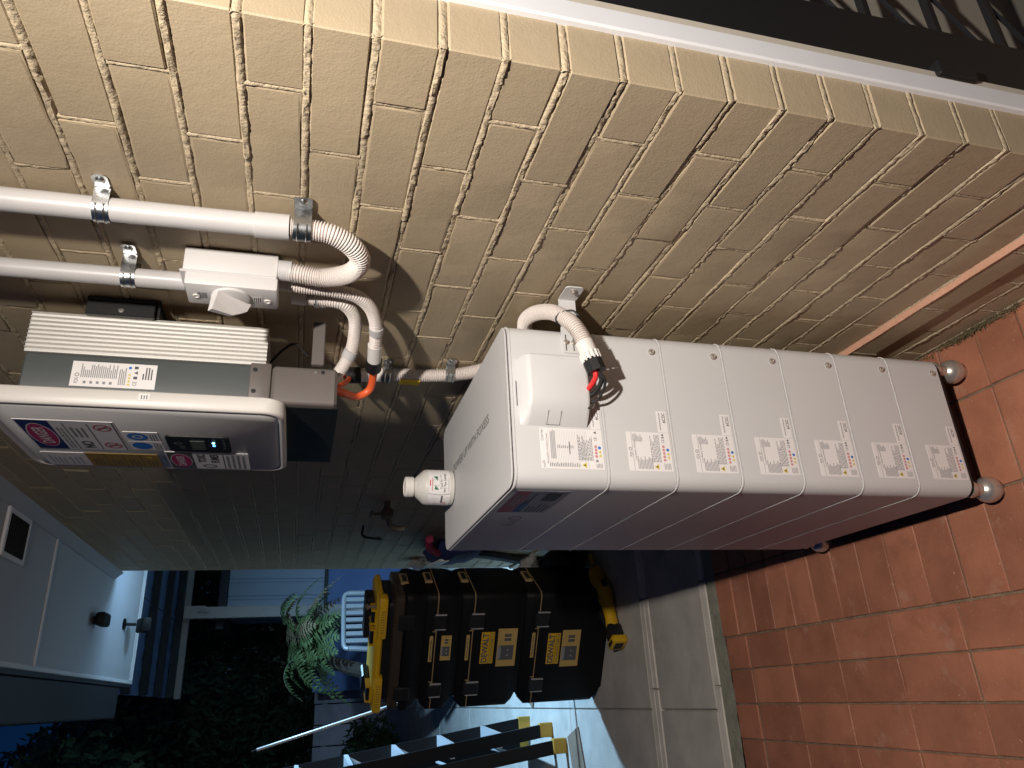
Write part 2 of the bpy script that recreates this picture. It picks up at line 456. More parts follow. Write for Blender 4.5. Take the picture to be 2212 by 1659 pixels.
# ================================================================== brick wall
YC, YE = 0.703, 4.84
wall = thing('brick_wall', (0.05, 2.8, 0), 'cream painted brick house wall running back from the near corner', 'wall')
Z0 = 0.0735; CH = 0.086
def brick_mesh(w, l, h, seed):
    """painted brick: a face with an uneven outline, softened arrises and sides running back into the wall"""
    rr = random.Random(seed); n = max(4, int(l / 0.026)); k = 3
    ys = [-l / 2 + l * i / n for i in range(n + 1)]; zs = [-h / 2 + h * j / k for j in range(k + 1)]
    vs = []; idx = {}
    for i, y in enumerate(ys):
        for j, z in enumerate(zs):
            e = (i in (0, n)) or (j in (0, k))
            x = -w / 2 + rr.uniform(-.0001, .0001)
            if e: x += 0.0008 + rr.uniform(-.0005, .0006); y2 = y + rr.uniform(-.0010, .0010); z2 = z + rr.uniform(-.0013, .0013)
            else:
                y2 = y + (0.0035 if i == 1 else -0.0035 if i == n - 1 else 0) * 0; z2 = (-h / 2 + 0.0035 if j == 1 else h / 2 - 0.0035)
                if i == 1: y2 = -l / 2 + 0.003
                if i == n - 1: y2 = l / 2 - 0.003
            idx[i, j] = len(vs); vs.append((x, y2, z2))
    fs = [(idx[i, j], idx[i, j + 1], idx[i + 1, j + 1], idx[i + 1, j]) for i in range(n) for j in range(k)]
    ring = [(i, 0) for i in range(n)] + [(n, j) for j in range(k)] + [(i, k) for i in range(n, 0, -1)] + [(0, j) for j in range(k, 0, -1)]
    r1 = len(vs)
    for q in ring: v = vs[idx[q]]; vs.append((v[0] + 0.003, v[1] * (1 + 0.0008 / l), v[2] * (1 + 0.0008 / h)))
    r2 = len(vs)
    for q in ring: v = vs[idx[q]]; vs.append((w / 2, v[1], v[2]))
    m_ = len(ring)
    for a in range(m_):
        b = (a + 1) % m_
        fs.append((idx[ring[a]], idx[ring[b]], r1 + b, r1 + a)); fs.append((r1 + a, r1 + b, r2 + b, r2 + a))
    me = bpy.data.meshes.new('brick'); me.from_pydata(vs, [], fs); me.materials.append(CREAM)
    me.polygons.foreach_set('use_smooth', [True] * len(fs)); me.set_sharp_from_angle(angle=RAD(9)); me.update()
    return me
STR = [brick_mesh(0.11, 0.232, 0.0742, 10 + k) for k in range(8)]
BR = []
ncourse = 30
for c in range(-1, ncourse):
    zc = Z0 + CH * c + CH / 2
    if c == -1: zc = 0.034
    ph = 0.82 if c % 2 == 0 else 0.94
    proud = 0.013 if c == 1 else 0.0
    js = []
    y = ph
    while y < YE - 0.02: js.append(y); y += 0.24
    ends = [YC] + js + [YE + 0.005]
    for a, b in zip(ends, ends[1:]):
        BR.append((c, zc, a, b, proud))
# rank by apparent size so that the largest get to be objects of their own
def rank(t):
    c, zc, a, b, p = t
    q = Vector((0, (a + b) / 2, zc)) - CAM_P
    dz = q.dot(fwd)
    if dz < 0.2: return 0
    px = q.dot(d_) / dz; py = q.dot(-r_) / dz
    if abs(px) > 0.78 or abs(py) > 0.6: return 0
    if -0.4 < -0.785 + 0 and False: return 0
    return (b - a) * CH / (dz * dz) * abs(Vector((1, 0, 0)).dot(q.normalized()))
order = sorted(range(len(BR)), key=lambda i: -rank(BR[i]))
single = set(order[:298])
rest = MB()
cache = {}
for i, (c, zc, a, b, proud) in enumerate(BR):
    corner = abs(a - YC) < 1e-6
    l = b - a - 0.008
    y0 = a + 0.004
    if corner: y0 = a; l = b - a - 0.004
    h = 0.0742 if c >= 0 else 0.066
    jx = random.uniform(-.0016, .0016) - proud
    w = 0.11
    if corner: w = 0.152
    jz = random.uniform(-.0015, .0015); jr = random.uniform(-.004, .004)
    if i in single:
        if corner or c < 0 or abs(l - 0.232) > 0.002:
            k = (round(w, 3), round(l, 3), round(h, 3), c % 3)
            if k not in cache:
                if corner:
                    m_ = MB(); m_.box(-w / 2, w / 2, -l / 2, l / 2, -h / 2, h / 2, bev=0.0020, seg=1)
                    for v in m_.v: v.x += random.uniform(-.0002, .0002); v.y += random.uniform(-.0002, .0002); v.z += random.uniform(-.0009, .0009)
                    q_ = bpy.data.meshes.new('brick'); q_.from_pydata([tuple(p) for p in m_.v], [], m_.f); q_.materials.append(CREAM)
                    cache[k] = q_
                else: cache[k] = brick_mesh(w, l, h, 31 + len(cache))
            me = cache[k]
        else: me = STR[(i * 5 + c) % 8]
        put(me, 'brick', wall, (jx + w / 2 - 0.05, y0 + l / 2 - 2.8, zc + jz), (jr, 0, random.uniform(-.003, .003)))
    else:
        rest.box(jx, jx + w, y0, y0 + l, zc + jz - h / 2, zc + jz + h / 2, bev=0.003)
tag(rest.build('far_bricks', CREAM, wall), kind='stuff')
# mortar: ragged, slightly recessed joints
mo = MB()
def mdepth(y, z, k):
    d = 0.0000 + 0.0013 * noise.noise((y * 22, z * 60, k * 7.3)) + 0.0015 * noise.noise((y * 90, z * 160, k)) + 0.0010 * noise.noise((y * 260, z * 260, k))
    if noise.noise((y * 5, z * 3 + k, 5)) > 0.25: d -= 0.0012
    if noise.noise((y * 4, z * 3 + k, 9)) > 0.3: d += 0.0022
    return d
def strip_h(z, y0, y1, hw, k, step, proud=0.0):
    n = max(2, int((y1 - y0) / step)); cols = 5; b = len(mo.v); 
    for i in range(n + 1):
        y = y0 + (y1 - y0) * i / n
        for j in range(cols):
            t = j / (cols - 1) * 2 - 1
            zz = z + hw * t + 0.0015 * noise.noise((y * 25, k * 3.1, j))
            x = 0.0048 if abs(t) == 1 else 1.2 * mdepth(y, zz, k)
            mo.v.append(Vector((x - proud, y, zz)))
    for i in range(n):
        for j in range(cols - 1):
            a = b + i * cols + j; mo.f.append((a, a + 1, a + cols + 1, a + cols)); mo.m.append(0)
for c in range(0, ncourse + 1):
    z = Z0 + CH * c
    strip_h(z, YC - 0.0005, 2.3, 0.0072, c, 0.0045); strip_h(z, 2.3, YE, 0.0072, c, 0.010)
strip_h(0.003, YC, 2.3, 0.006, 77, 0.006)
for (c, zc, a, b, proud) in BR:
    if abs(a - YC) < 1e-6: continue
    b0 = len(mo.v); rows = 14
    for i in range(rows + 1):
        z = zc - 0.040 + 0.080 * i / rows
        for j, t in enumerate((-1, -0.4, 0.1, 0.5, 1)):
            y = a + 0.0052 * t + 0.0008 * noise.noise((z * 40, a * 9, j))
            mo.v.append(Vector(((0.0045 if abs(t) == 1 else 0.0004 + 0.6 * mdepth(y, z, 3)) - proud, y, z)))
    for i in range(rows):
        for j in range(4):
            q = b0 + i * 5 + j; mo.f.append((q, q + 5, q + 6, q + 1)); mo.m.append(0)
# the joints carry round the corner on the return face
for c in range(0, ncourse + 1):
    z = Z0 + CH * c; b0 = len(mo.v); n = 24
    for i in range(n + 1):
        x = 0.151 * i / n
        for j, t in enumerate((-1, -0.5, 0, 0.5, 1)):
            zz = z + 0.0075 * t
            mo.v.append(Vector((x, YC + (0.004 if abs(t) == 1 else 0.0004 + 0.6 * mdepth(x + 9, zz, c)), zz)))
    for i in range(n):
        for j in range(4):
            q = b0 + i * 5 + j; mo.f.append((q, q + 1, q + 6, q + 5)); mo.m.append(0)
mo.build('mortar', MORT, wall, smooth=True, ang=60)
# pink damp-course ledge on top of the projecting course
mb = MB(); zz = Z0 + CH * 2
secs = []
for i in range(161):
    y = YC + 0.001 + (2.6 - YC) * i / 160; j = 0.0012 * noise.noise((y * 14, 0, 0))
    secs.append([(0.004, y, zz - 0.006), (-0.0138 + j, y, zz - 0.006), (-0.0145 + j, y, zz - 0.001), (0.004, y, zz + 0.0035)])
mb.loft(secs); mb.build('damp_course', PINK, wall, smooth=True)
mb = MB(); mb.box(0.10, 3.0, 1.2, YE - 0.004, 0, 2.653); mb.box(0.0, 3.0, YE - 0.002, YE + 0.004, 0.0, 2.653)
mb.build('inner_leaf', CREAM, wall)
# dirt and dead grass where wall meets the floor
mb = MB()
for k in range(520):
    y = random.uniform(0.75, 1.5); s_ = random.uniform(0.004, 0.018); a = random.uniform(0, 6.28)
    if random.random() < 0.55: y = random.gauss(1.26, 0.05)
    p = Vector((random.uniform(-0.014, -0.001), y, random.uniform(0.001, 0.010)))
    d1 = Vector((math.cos(a), math.sin(a), random.uniform(-.2, .5))) * s_; d2 = Vector((-math.sin(a), math.cos(a), 0)) * 0.0012
    mb.quad(p - d2, p + d1 * 0.5 - d2, p + d1, p + d2)
tag(mb.build('dead_grass', LEAFB), 'dry grass and dirt caught in the floor joint below the wall', 'debris', kind='stuff')

# ================================================================== door frame and screen door at the return
fr = thing('door_frame', (0.12, 0.70, 0), 'white painted door jamb beside the near brick corner', 'door frame')
mb = MB(); mb.box(0.089, 0.128, 0.692, 0.76, 0.0, 2.1, bev=0.003); mb.build('jamb', WHITE_TRIM, fr)
mb = MB(); mb.box(0.1285, 0.151, 0.700, 0.76, 0.0, 2.1, bev=0.003); mb.build('stop_bead', BEIGE_TRIM, fr)
mb = MB(); mb.box(0.089, 1.1, 0.694, 0.76, 2.102, 2.17, bev=0.003); mb.build('head', WHITE_TRIM, fr)
dr = thing('screen_door', (0.6, 0.73, 0), 'black framed screen door with thin bars beyond the white jamb', 'door')
mb = MB(); mb.box(0.1535, 0.275, 0.712, 0.745, 0.02, 2.09, bev=0.003); mb.build('stile', BLACK_AL, dr)
mb = MB(); mb.box(0.98, 1.1, 0.712, 0.745, 0.02, 2.09, bev=0.003); mb.build('stile', BLACK_AL, dr)
mb = MB(); mb.box(0.276, 0.979, 0.713, 0.744, 0.02, 0.14, bev=0.003); mb.build('rail', BLACK_AL, dr)
mb = MB(); mb.box(0.276, 0.979, 0.713, 0.744, 1.98, 2.09, bev=0.003); mb.build('rail', BLACK_AL, dr)
for k in range(12):
    z = 0.215 + 0.155 * k
    mb = MB(); mb.box(0.272, 0.983, 0.722, 0.736, z - 0.006, z + 0.006); mb.build('bar', BLACK_AL, dr)
for k in range(12):
    z = 0.215 + 0.155 * k
    for s_ in (1,):
        mb = MB(); mb.tube([(0.275, 0.729, z + 0.05), (0.98, 0.729, z + 0.05 + 0.55 * s_)], 0.0045, 6); mb.build('diagonal_bar', BLACK_AL, dr)
mb = MB(); mb.box(0.137, 0.168, 0.690, 0.712, 0.522, 0.605, bev=0.003); mb.build('latch', BLACKP, dr)
ip = MB(); ip.box(0.152, 1.1, 0.80, 0.83, 0.0, 2.1); tag(ip.build('inner_door', PALE_PANEL, loc=(0.6, 0.8, 0)), 'pale inner door behind the black barred screen', 'door')

# ================================================================== eave
ZS = 2.654
ev = thing('house_eave', (0.0, 3.0, ZS), 'pale grey boxed eave above the brick wall', 'eave')
mb = MB(); mb.box(-0.572, 2.6, -2.0, 3.722, ZS, ZS + 0.008); mb.build('soffit_panel', SOFFIT, ev)
mb = MB(); mb.box(-0.572, 2.6, 3.732, 5.815, ZS, ZS + 0.008); mb.build('soffit_panel', SOFFIT, ev)
mb = MB(); mb.box(-0.572, -0.02, 3.715, 3.739, ZS - 0.007, ZS - 0.0005, bev=0.002); mb.build('cover_strip', WHITE_TRIM, ev)
mb = MB(); mb.box(-0.594, -0.573, -2.0, 5.84, ZS - 0.012, ZS + 0.02, bev=0.003); mb.build('edge_bead', WHITE_TRIM, ev)
mb = MB(); mb.box(-0.572, 2.6, 5.816, 5.84, ZS - 0.012, ZS + 0.02, bev=0.003); mb.build('edge_bead', WHITE_TRIM, ev)
mb = MB(); mb.box(-0.572, 2.6, 5.77, 5.790, ZS - 0.006, ZS - 0.0005, bev=0.002); mb.build('cover_strip', WHITE_TRIM, ev)
mb = MB(); mb.box(-0.615, -0.5945, -2.0, 5.86, ZS - 0.006, ZS + 0.16); mb.box(-0.594, 2.6, 5.841, 5.86, ZS - 0.006, ZS + 0.16); mb.build('fascia', FASCIA, ev)
mb = MB(); mb.prism(rrect(-0.80, -0.616, ZS + 0.0, ZS + 0.12, 0.012, 3), -2.0, 5.5, lambda a, b, c: (a, c, b)); mb.build('gutter', FASCIA, ev)
mb = MB(); mb.box(-0.615, 2.6, -2.0, 5.86, ZS + 0.161, ZS + 0.2); mb.build('roof_deck', FASCIA, ev)
mb = MB(); mb.prism([(-0.038, ZS - 0.001), (-0.038, ZS - 0.008), (-0.004, ZS - 0.05), (0.0, ZS - 0.05), (0.0, ZS - 0.001)], YC, 4.905, lambda a, b, c: (a, c, b)); mb.build('cornice', SOFFIT, ev)
vt = MB(); 
vx0, vx1, vy0, vy1 = -0.205, -0.012, 3.10, 3.31
vt.box(vx0 - 0.02, vx1 - 0.03, vy0 - 0.022, vy0, ZS - 0.014, ZS - 0.0006, bev=0.003); vt.box(vx0 - 0.02, vx1 - 0.03, vy1, vy1 + 0.02, ZS - 0.014, ZS - 0.0006, bev=0.003)
vt.box(vx0 - 0.02, vx0, vy0, vy1, ZS - 0.014, ZS - 0.0006, bev=0.003); vt.box(vx1 - 0.05, vx1 - 0.03, vy0, vy1, ZS - 0.014, ZS - 0.0006, bev=0.003)
vent = vt.build('vent', WHITE_TRIM, ev)
mb = MB(); mb.box(vx0 + 0.001, vx1 - 0.051, vy0 + 0.001, vy1 - 0.001, ZS - 0.003, ZS - 0.001); mb.build('vent_backing', BLACKR, vent)
for k in range(11):
    y = vy0 + 0.012 + 0.0185 * k
    mb = MB(); mb.prism([(y, ZS - 0.004), (y + 0.003, ZS - 0.004), (y + 0.011, ZS - 0.013), (y + 0.008, ZS - 0.013)], vx0 + 0.001, vx1 - 0.051, lambda a, b, c: (c, a, b)); mb.build('slat', BLACKP, vent)

# ================================================================== the lamps that light the place, with added fill spots and baffle
pl = thing('porch_lamp', (-0.4225, 0.0, 2.30), 'warm porch lamp hanging from the eave behind the viewer', 'lamp')
mb = MB(); mb.cyl((-0.4225, 0, 2.352), (-0.4225, 0, ZS - 0.001), 0.006, 10); mb.lathe([(0.03, 0), (0.045, 0.0), (0.045, 0.02), (0.0, 0.02)], (-0.4225, 0, ZS - 0.021)); mb.build('stem', BLACK_AL, pl)
mb = MB(); mb.lathe([(0.10, 0.0), (0.10, 0.004), (0.035, 0.075), (0.0, 0.08), (0.0, 0.074), (0.032, 0.07), (0.097, 0.0)], (-0.4225, 0, 2.277)); mb.build('shade', BLACK_AL, pl)  # unseen shade, rim set low to keep lamp light off the eave
mb = MB(); mb.lathe([(0.0, 0.0), (0.02, 0.004), (0.03, 0.022), (0.028, 0.04), (0.014, 0.065), (0.0, 0.066)], (-0.4225, 0, 2.285), 16); mb.build('bulb', BULB, pl, smooth=True)
ld = bpy.data.lights.new('porch_light', 'POINT'); ld.energy = PORCH_W; ld.color = (1.0, 0.925, 0.85); ld.shadow_soft_size = 0.026
lo = bpy.data.objects.new('porch_light', ld); COL.objects.link(lo); lo.parent = pl; lo.location = (0, 0, -0.045)
ld = bpy.data.lights.new('porch_fill_spot', 'SPOT'); ld.energy = PORCH_SPOT_W; ld.color = (1.0, 0.925, 0.85); ld.shadow_soft_size = 0.026  # added spot, no known source; lifts the floor and lower battery
ld.spot_size = RAD(130); ld.spot_blend = 1.0
lo = bpy.data.objects.new('porch_fill_spot', ld); COL.objects.link(lo); lo.parent = pl; lo.location = (0, 0, -0.045)
lo.rotation_euler = Vector((-0.28, 0.60, -1.0)).to_track_quat('-Z', 'Y').to_euler()
fl = thing('flood_lamp', (0.12, 5.05, 2.12), 'cold white flood lamp fixed round the far corner of the wall', 'lamp')
mb = MB(); mb.box(0.07, 0.17, 4.90, 5.02, 2.08, 2.16, bev=0.006); mb.box(0.105, 0.135, 4.846, 4.90, 2.10, 2.14); mb.build('housing', BLACK_AL, fl)
mb = MB(); mb.box(0.08, 0.16, 5.0205, 5.024, 2.09, 2.15); mb.build('led_panel', FLOODM, fl)
mb = MB(); mb.box(0.052, 0.20, 5.026, 5.032, 2.135, 2.30); mb.build('added_baffle', BLACK_AL, fl)  # unseen plate, added to keep flood light off the nearer eave
ld = bpy.data.lights.new('flood_light', 'POINT'); ld.energy = FLOOD_W; ld.color = (0.36, 0.66, 1.0); ld.shadow_soft_size = 0.03
lo = bpy.data.objects.new('flood_light', ld); COL.objects.link(lo); lo.parent = fl; lo.location = (0.0, 0.015, 0.0)
ld = bpy.data.lights.new('flood_fill_spot', 'SPOT'); ld.energy = FLOOD_SPOT_W; ld.color = (0.36, 0.66, 1.0); ld.shadow_soft_size = 0.03  # added spot, brightens ground and yard without washing out the eave
ld.spot_size = RAD(164); ld.spot_blend = 0.9
lo = bpy.data.objects.new('flood_fill_spot', ld); COL.objects.link(lo); lo.parent = fl; lo.location = (0.0, 0.05, 0.0)
lo.rotation_euler = Vector((-0.20, 0.42, -1.0)).to_track_quat('-Z', 'Y').to_euler()

# ================================================================== inverter
inv = thing('solar_inverter', (-0.13, 1.66, 1.53), 'white and slate solar inverter with finned side, hung on the brick wall', 'inverter')
YN, YF = 1.479, 1.852
poly = [(-0.036, YN + 0.006)]
nf = 9; x = -0.036; px_ = 0.0855 / nf
for k in range(nf):
    x0 = -0.036 - px_ * k
    poly += [(x0 - 0.0005, YN), (x0 - 0.0028, YN - 0.0005), (x0 - 0.0036, YN + 0.004), (x0 - px_ + 0.0012, YN + 0.007), (x0 - px_ + 0.0004, YN + 0.004)]
poly += [(-0.122, YN + 0.004), (-0.122, YF), (-0.036, YF)]
mb = MB(); mb.prism(poly, 1.686, 2.134); mb.build('heat_sink', ALU, inv)
mb = MB(); mb.prism(rrect(-0.2045, -0.1225, YN + 0.005, YF - 0.002, 0.006, 3), 1.682, 2.132, mi=0, bev=0.004); body = mb.build('body', SLATE, inv, smooth=True)
# front cover with raised white rim
def fc(a, b, c): return (c, a, b)
mb = MB()
P0 = rrect(1.452, 1.868, 1.640, 2.194, 0.042, 7); P1 = rrect(1.456, 1.864, 1.644, 2.190, 0.040, 7)
P2 = rrect(1.462, 1.858, 1.650, 2.184, 0.036, 7); P3 = rrect(1.466, 1.854, 1.654, 2.180, 0.034, 7)
secs = [[fc(a, b, -0.2055) for a, b in P1], [fc(a, b, -0.209) for a, b in P0], [fc(a, b, -0.2365) for a, b in P0], [fc(a, b, -0.2405) for a, b in P1], [fc(a, b, -0.2405) for a, b in P2], [fc(a, b, -0.2365) for a, b in P3]]
mb.loft(secs, 0, True, False); cover = mb.build('front_cover', INVW, inv, smooth=True, ang=50)
Q = rrect(1.474, 1.846, 1.662, 2.172, 0.03, 7)
mb = MB(); mb.loft([[fc(a, b, -0.2362) for a, b in P3], [fc(a, b, -0.2418) for a, b in Q]], 0, False, True); mb.build('front_panel', INVG, inv, smooth=True)
XF = -0.2419
# connection box under it
mb = MB(); mb.prism(rrect(-0.2095, -0.124, 1.474, 1.852, 0.008, 3), 1.538, 1.6715, bev=0.006); cb = mb.build('wiring_cover', TAUPE, inv, smooth=True)
mb = MB(); mb.prism(rrect(-0.2115, -0.21, 1.49, 1.87, 0.0005, 1), 1.534, 1.640); mb.build('wiring_cover_face', BLACKP, inv)
mb = MB(); mb.box(-0.201, -0.120, 1.4755, 1.4835, 1.673, 1.716, bev=0.006, seg=2); tb = mb.build('cover_tab', TAUPE, inv, smooth=True)
for (xx, zz_) in ((-0.137, 1.706), (-0.185, 1.706)):
    mb = MB(); mb.lathe([(0.0045, 0), (0.0045, -0.002), (0.0, -0.0022)], (xx, 1.4755, zz_), 12, axis='y'); mb.build('screw', BLACKR, tb)
for zz_ in (1.582, 1.5695):
    mb = MB(); mb.lathe([(0.004, 0), (0.004, -0.002), (0.0, -0.0022)], (-0.135, 1.474, zz_), 12, axis='y'); mb.build('screw', STEEL if zz_ > 1.575 else BLACKR, cb)
mb = MB(); mb.box(-0.1235, -0.022, 1.460, 1.474, 1.568, 1.594, bev=0.002); mb.build('stay_arm', TAUPE, inv)
# hanging bracket
mb = MB(); mb.box(-0.041, -0.010, 1.462, 1.474, 1.909, 2.036, bev=0.0015); mb.box(-0.0095, -0.002, 1.462, 1.60, 1.90, 2.036); mb.box(-0.035, -0.010, 1.4745, 1.60, 1.902, 1.908); hb = mb.build('hanging_bracket', BLACK_AL, inv)
mb = MB(); mb.lathe([(0.005, 0), (0.005, -0.0015), (0.0, -0.0016)], (-0.030, 1.462, 1.971), 12, axis='y'); mb.build('screw', STEEL, hb)
# rating label on the side
pr = Print(on_negy(-0.190, 1.893, YN + 0.005))
pr.sheet(0, 0, 0.053, 0.152, LABEL)
pr.text('FOX', 0.006, 0.138, 0.012, 0.007, DKTEXT); pr.ring(0.024, 0.1415, 0.004, 0.004, 0.0012, DKTEXT)
pr.lines(0.019, 0.05, 0.07, 0.136, 19, MIDTEXT, 0.5, 0.5)
for k in range(5): pr.rect(0.006, 0.078 + 0.0115 * k, 0.0115, 0.083 + 0.0115 * k, MIDTEXT)
for k in range(4): pr.tri(0.008 + 0.007 * k, 0.049, 0.003, YELP)
pr.disc(0.044, 0.049, 0.003, 0.003, BLUEP)
pr.lines(0.006, 0.05, 0.054, 0.068, 4, MIDTEXT, 0.5, 0.3); pr.text('CE', 0.006, 0.034, 0.009, 0.007, DKTEXT); pr.rect(0.02, 0.034, 0.026, 0.041, DKTEXT); pr.tri(0.034, 0.037, 0.004, DKTEXT); pr.rect(0.042, 0.034, 0.048, 0.041, DKTEXT)
pr.lines(0.02, 0.05, 0.006, 0.026, 4, DKTEXT, 0.5, 0.6)
pr.build('rating_label', body)
pr = Print(lambda u, v, h: (-0.226 + u, 1.4515 - h, 1.892 + v)); pr.sheet(0, 0, 0.014, 0.02, LABEL); pr.lines(0.002, 0.012, 0.003, 0.017, 3, DKTEXT, 0.4); pr.build('serial_label', cover)
# notices on the front
def onf(y0, z0): return on_negx(y0, z0, XF)
fp = [o for o in inv.children if o.name.startswith('front_panel')][0]
pr = Print(onf(1.723, 1.972)); w, h = 0.183, 0.178
pr.sheet(0, 0, w, h, LABEL, 0.0010)
pr.rect(0.003, 0.118, w - 0.003, h - 0.003, NAVYP, 0.0013); pr.disc(w / 2, 0.1465, 0.072, 0.0255, LABEL, 0.0015, 32); pr.disc(w / 2, 0.1465, 0.069, 0.0235, MAGP, 0.0017, 32)
pr.text('DANGER', 0.042, 0.135, 0.10, 0.023, LABEL, 0.0019, bold=0.02)
pr.lines(0.012, w - 0.02, 0.1, 0.114, 2, MIDTEXT, 0.5, 0.2, 0.0013, True); pr.rect(0.006, 0.094, w - 0.015, 0.096, DKTEXT, 0.0013)
pr.text('NO', 0.014, 0.062, 0.045, 0.024, DKTEXT, 0.0013, bold=0.035); pr.lines(0.085, w - 0.03, 0.06, 0.09, 3, MIDTEXT, 0.5, 0.2, 0.0013, True); pr.rect(0.006, 0.05, w - 0.015, 0.052, DKTEXT, 0.0013)
for u in (0.036, 0.147):
    pr.ring(u, 0.026, 0.019, 0.017, 0.003, REDP, 0.0014); pr.rect(u - 0.003, 0.014, u + 0.003, 0.036, MIDTEXT, 0.0013); pr.poly([(u - 0.014, 0.036), (u - 0.011, 0.038), (u + 0.014, 0.016), (u + 0.011, 0.014)], REDP, 0.0014)
pr.rect(0.003, 0.002, w - 0.003, 0.0045, DKTEXT, 0.0013)
pr.build('danger_notice', fp, 'white notice with a red DANGER oval on a navy band')
pr = Print(onf(1.845, 1.921)); w = 0.095
pr.sheet(0, 0.15, w, 0.236, LABEL, 0.0010); pr.sheet(0, 0.0, w, 0.149, ORANP, 0.0010)
pr.lines(0.01, w - 0.01, 0.16, 0.19, 3, LABELG, 0.4, 0.4, 0.0013); pr.lines(0.01, w - 0.02, 0.195, 0.228, 4, LABELG, 0.4, 0.4, 0.0013)
for k in range(1, 4): pr.rect(0.0, 0.037 * k, w, 0.037 * k + 0.0015, DKTEXT, 0.0013)
pr.tri(0.075, 0.02, 0.009, YELP, 0.0013)
for k in range(4): pr.lines(0.01, 0.06, 0.006 + 0.037 * k, 0.03 + 0.037 * k, 3, DKTEXT, 0.3, 0.4, 0.0013)
pr.build('warning_strip', fp, 'pale and amber strip of warning stickers')
for (y0, mm) in ((1.652, BLUEP), (1.713, BLUEP)):
    pr = Print(onf(y0, 1.898)); pr.sheet(0, 0, 0.058, 0.066, LABEL, 0.0010); pr.disc(0.029, 0.042, 0.023, 0.02, mm, 0.0013, 28)
    if y0 < 1.7: pr.ring(0.029, 0.042, 0.011, 0.011, 0.004, LABEL, 0.0015)
    pr.lines(0.006, 0.052, 0.003, 0.019, 3, MIDTEXT, 0.5, 0.2, 0.0013); pr.build('mandatory_sticker', fp, 'blue disc sticker')
pr = Print(onf(1.848, 1.724)); w, h = 0.125, 0.178
pr.sheet(0, 0, w, h, LABEL, 0.0010); pr.rect(0.002, 0.122, w - 0.002, h - 0.002, DKTEXT, 0.0013); pr.disc(w / 2, 0.149, 0.051, 0.023, LABEL, 0.0015, 30); pr.disc(w / 2, 0.149, 0.049, 0.0215, MAGP, 0.0017, 30)
pr.text('DANGER', 0.026, 0.141, 0.073, 0.017, LABEL, 0.0019, bold=0.02)
pr.text('TOXIC', 0.052, 0.094, 0.062, 0.019, DKTEXT, 0.0013, bold=0.035); pr.text('FUMES', 0.052, 0.066, 0.062, 0.019, DKTEXT, 0.0013, bold=0.035); pr.ring(0.024, 0.09, 0.013, 0.016, 0.004, DKTEXT, 0.0013)
pr.rect(0.002, 0.055, w - 0.002, 0.057, DKTEXT, 0.0013); pr.lines(0.008, w - 0.008, 0.006, 0.052, 4, MIDTEXT, 0.5, 0.3, 0.0013, True); pr.build('toxic_fumes_notice', fp, 'white notice reading DANGER TOXIC FUMES')
mb = MB(); mb.prism(rrect(1.606, 1.710, 1.757, 1.886, 0.012, 4), XF - 0.0035, XF, lambda a, b, c: (c, a, b)); dp = mb.build('display', BLACKP, inv)
mb = MB(); mb.box(XF - 0.0045, XF - 0.0036, 1.632, 1.690, 1.809, 1.838); mb.build('screen', SCREEN, dp)
mb = MB(); mb.lathe([(0.003, 0), (0.003, -0.0012), (0.0, -0.0014)], (XF - 0.0036, 1.642, 1.791), 10, axis='x'); mb.build('indicator_light', LEDC, dp)
mb = MB(); mb.lathe([(0.003, 0), (0.003, -0.0012), (0.0, -0.0014)], (XF - 0.0036, 1.660, 1.791), 10, axis='x'); mb.build('indicator_light', LEDB, dp)
pr = Print(on_negx(1.69, 1.852, XF - 0.0036)); pr.text('FOX', 0.004, 0.0, 0.022, 0.011, MIDTEXT, 0.0003); pr.ring(0.04, 0.012, 0.008, 0.008, 0.002, MIDTEXT, 0.0003)
pr.build('logo', dp); pr = Print(on_negx(1.69, 1.852, XF - 0.0036))
for k in range(4): pr.rect(0.012 + 0.018 * k, -0.085, 0.018 + 0.018 * k, -0.081, MIDTEXT, 0.0003)
pr.build('key_symbols', dp)

# ================================================================== rotary isolator
iso = thing('isolator_switch', (-0.04, 1.275, 1.66), 'grey rotary isolator box on the wall beside the inverter', 'switch box')
mb = MB(); mb.box(-0.052, -0.002, 1.240, 1.312, 1.664, 1.828, bev=0.004, seg=2); mb.build('base_box', ISO, iso, smooth=True)
mb = MB(); mb.box(-0.080, -0.0528, 1.2385, 1.3135, 1.662, 1.822, bev=0.004, seg=2); mb.box(-0.056, -0.051, 1.236, 1.316, 1.664, 1.832, bev=0.002); lid = mb.build('lid', ISO, iso, smooth=True)
for zz_ in (1.805, 1.680):
    mb = MB(); mb.lathe([(0.0065, 0), (0.0065, -0.002), (0.004, -0.0022), (0.003, -0.0005), (0.0, -0.0005)], (-0.080, 1.282, zz_), 14, axis='x'); mb.build('screw', PVCW, lid, smooth=True)
mb = MB(); mb.lathe([(0.034, 0), (0.034, -0.004), (0.030, -0.006), (0.0, -0.006)], (-0.0802, 1.276, 1.744), 28, axis='x'); kn = mb.build('dial', ISO, iso, smooth=True)
mb = MB(); mb.T = Matrix.Translation((-0.088, 1.276, 1.744)) @ Matrix.Rotation(RAD(40), 4, 'X')
mb.loft([[(0.003, -0.011, -0.036), (0.003, 0.011, -0.036), (0.003, 0.011, 0.034), (0.003, -0.011, 0.034)], [(-0.012, -0.006, -0.032), (-0.012, 0.006, -0.032), (-0.012, 0.008, 0.036), (-0.012, -0.008, 0.036)], [(-0.030, -0.0035, -0.004), (-0.030, 0.0035, -0.004), (-0.036, 0.006, 0.040), (-0.036, -0.006, 0.040)]])
mb.build('knob_handle', ISO, kn)
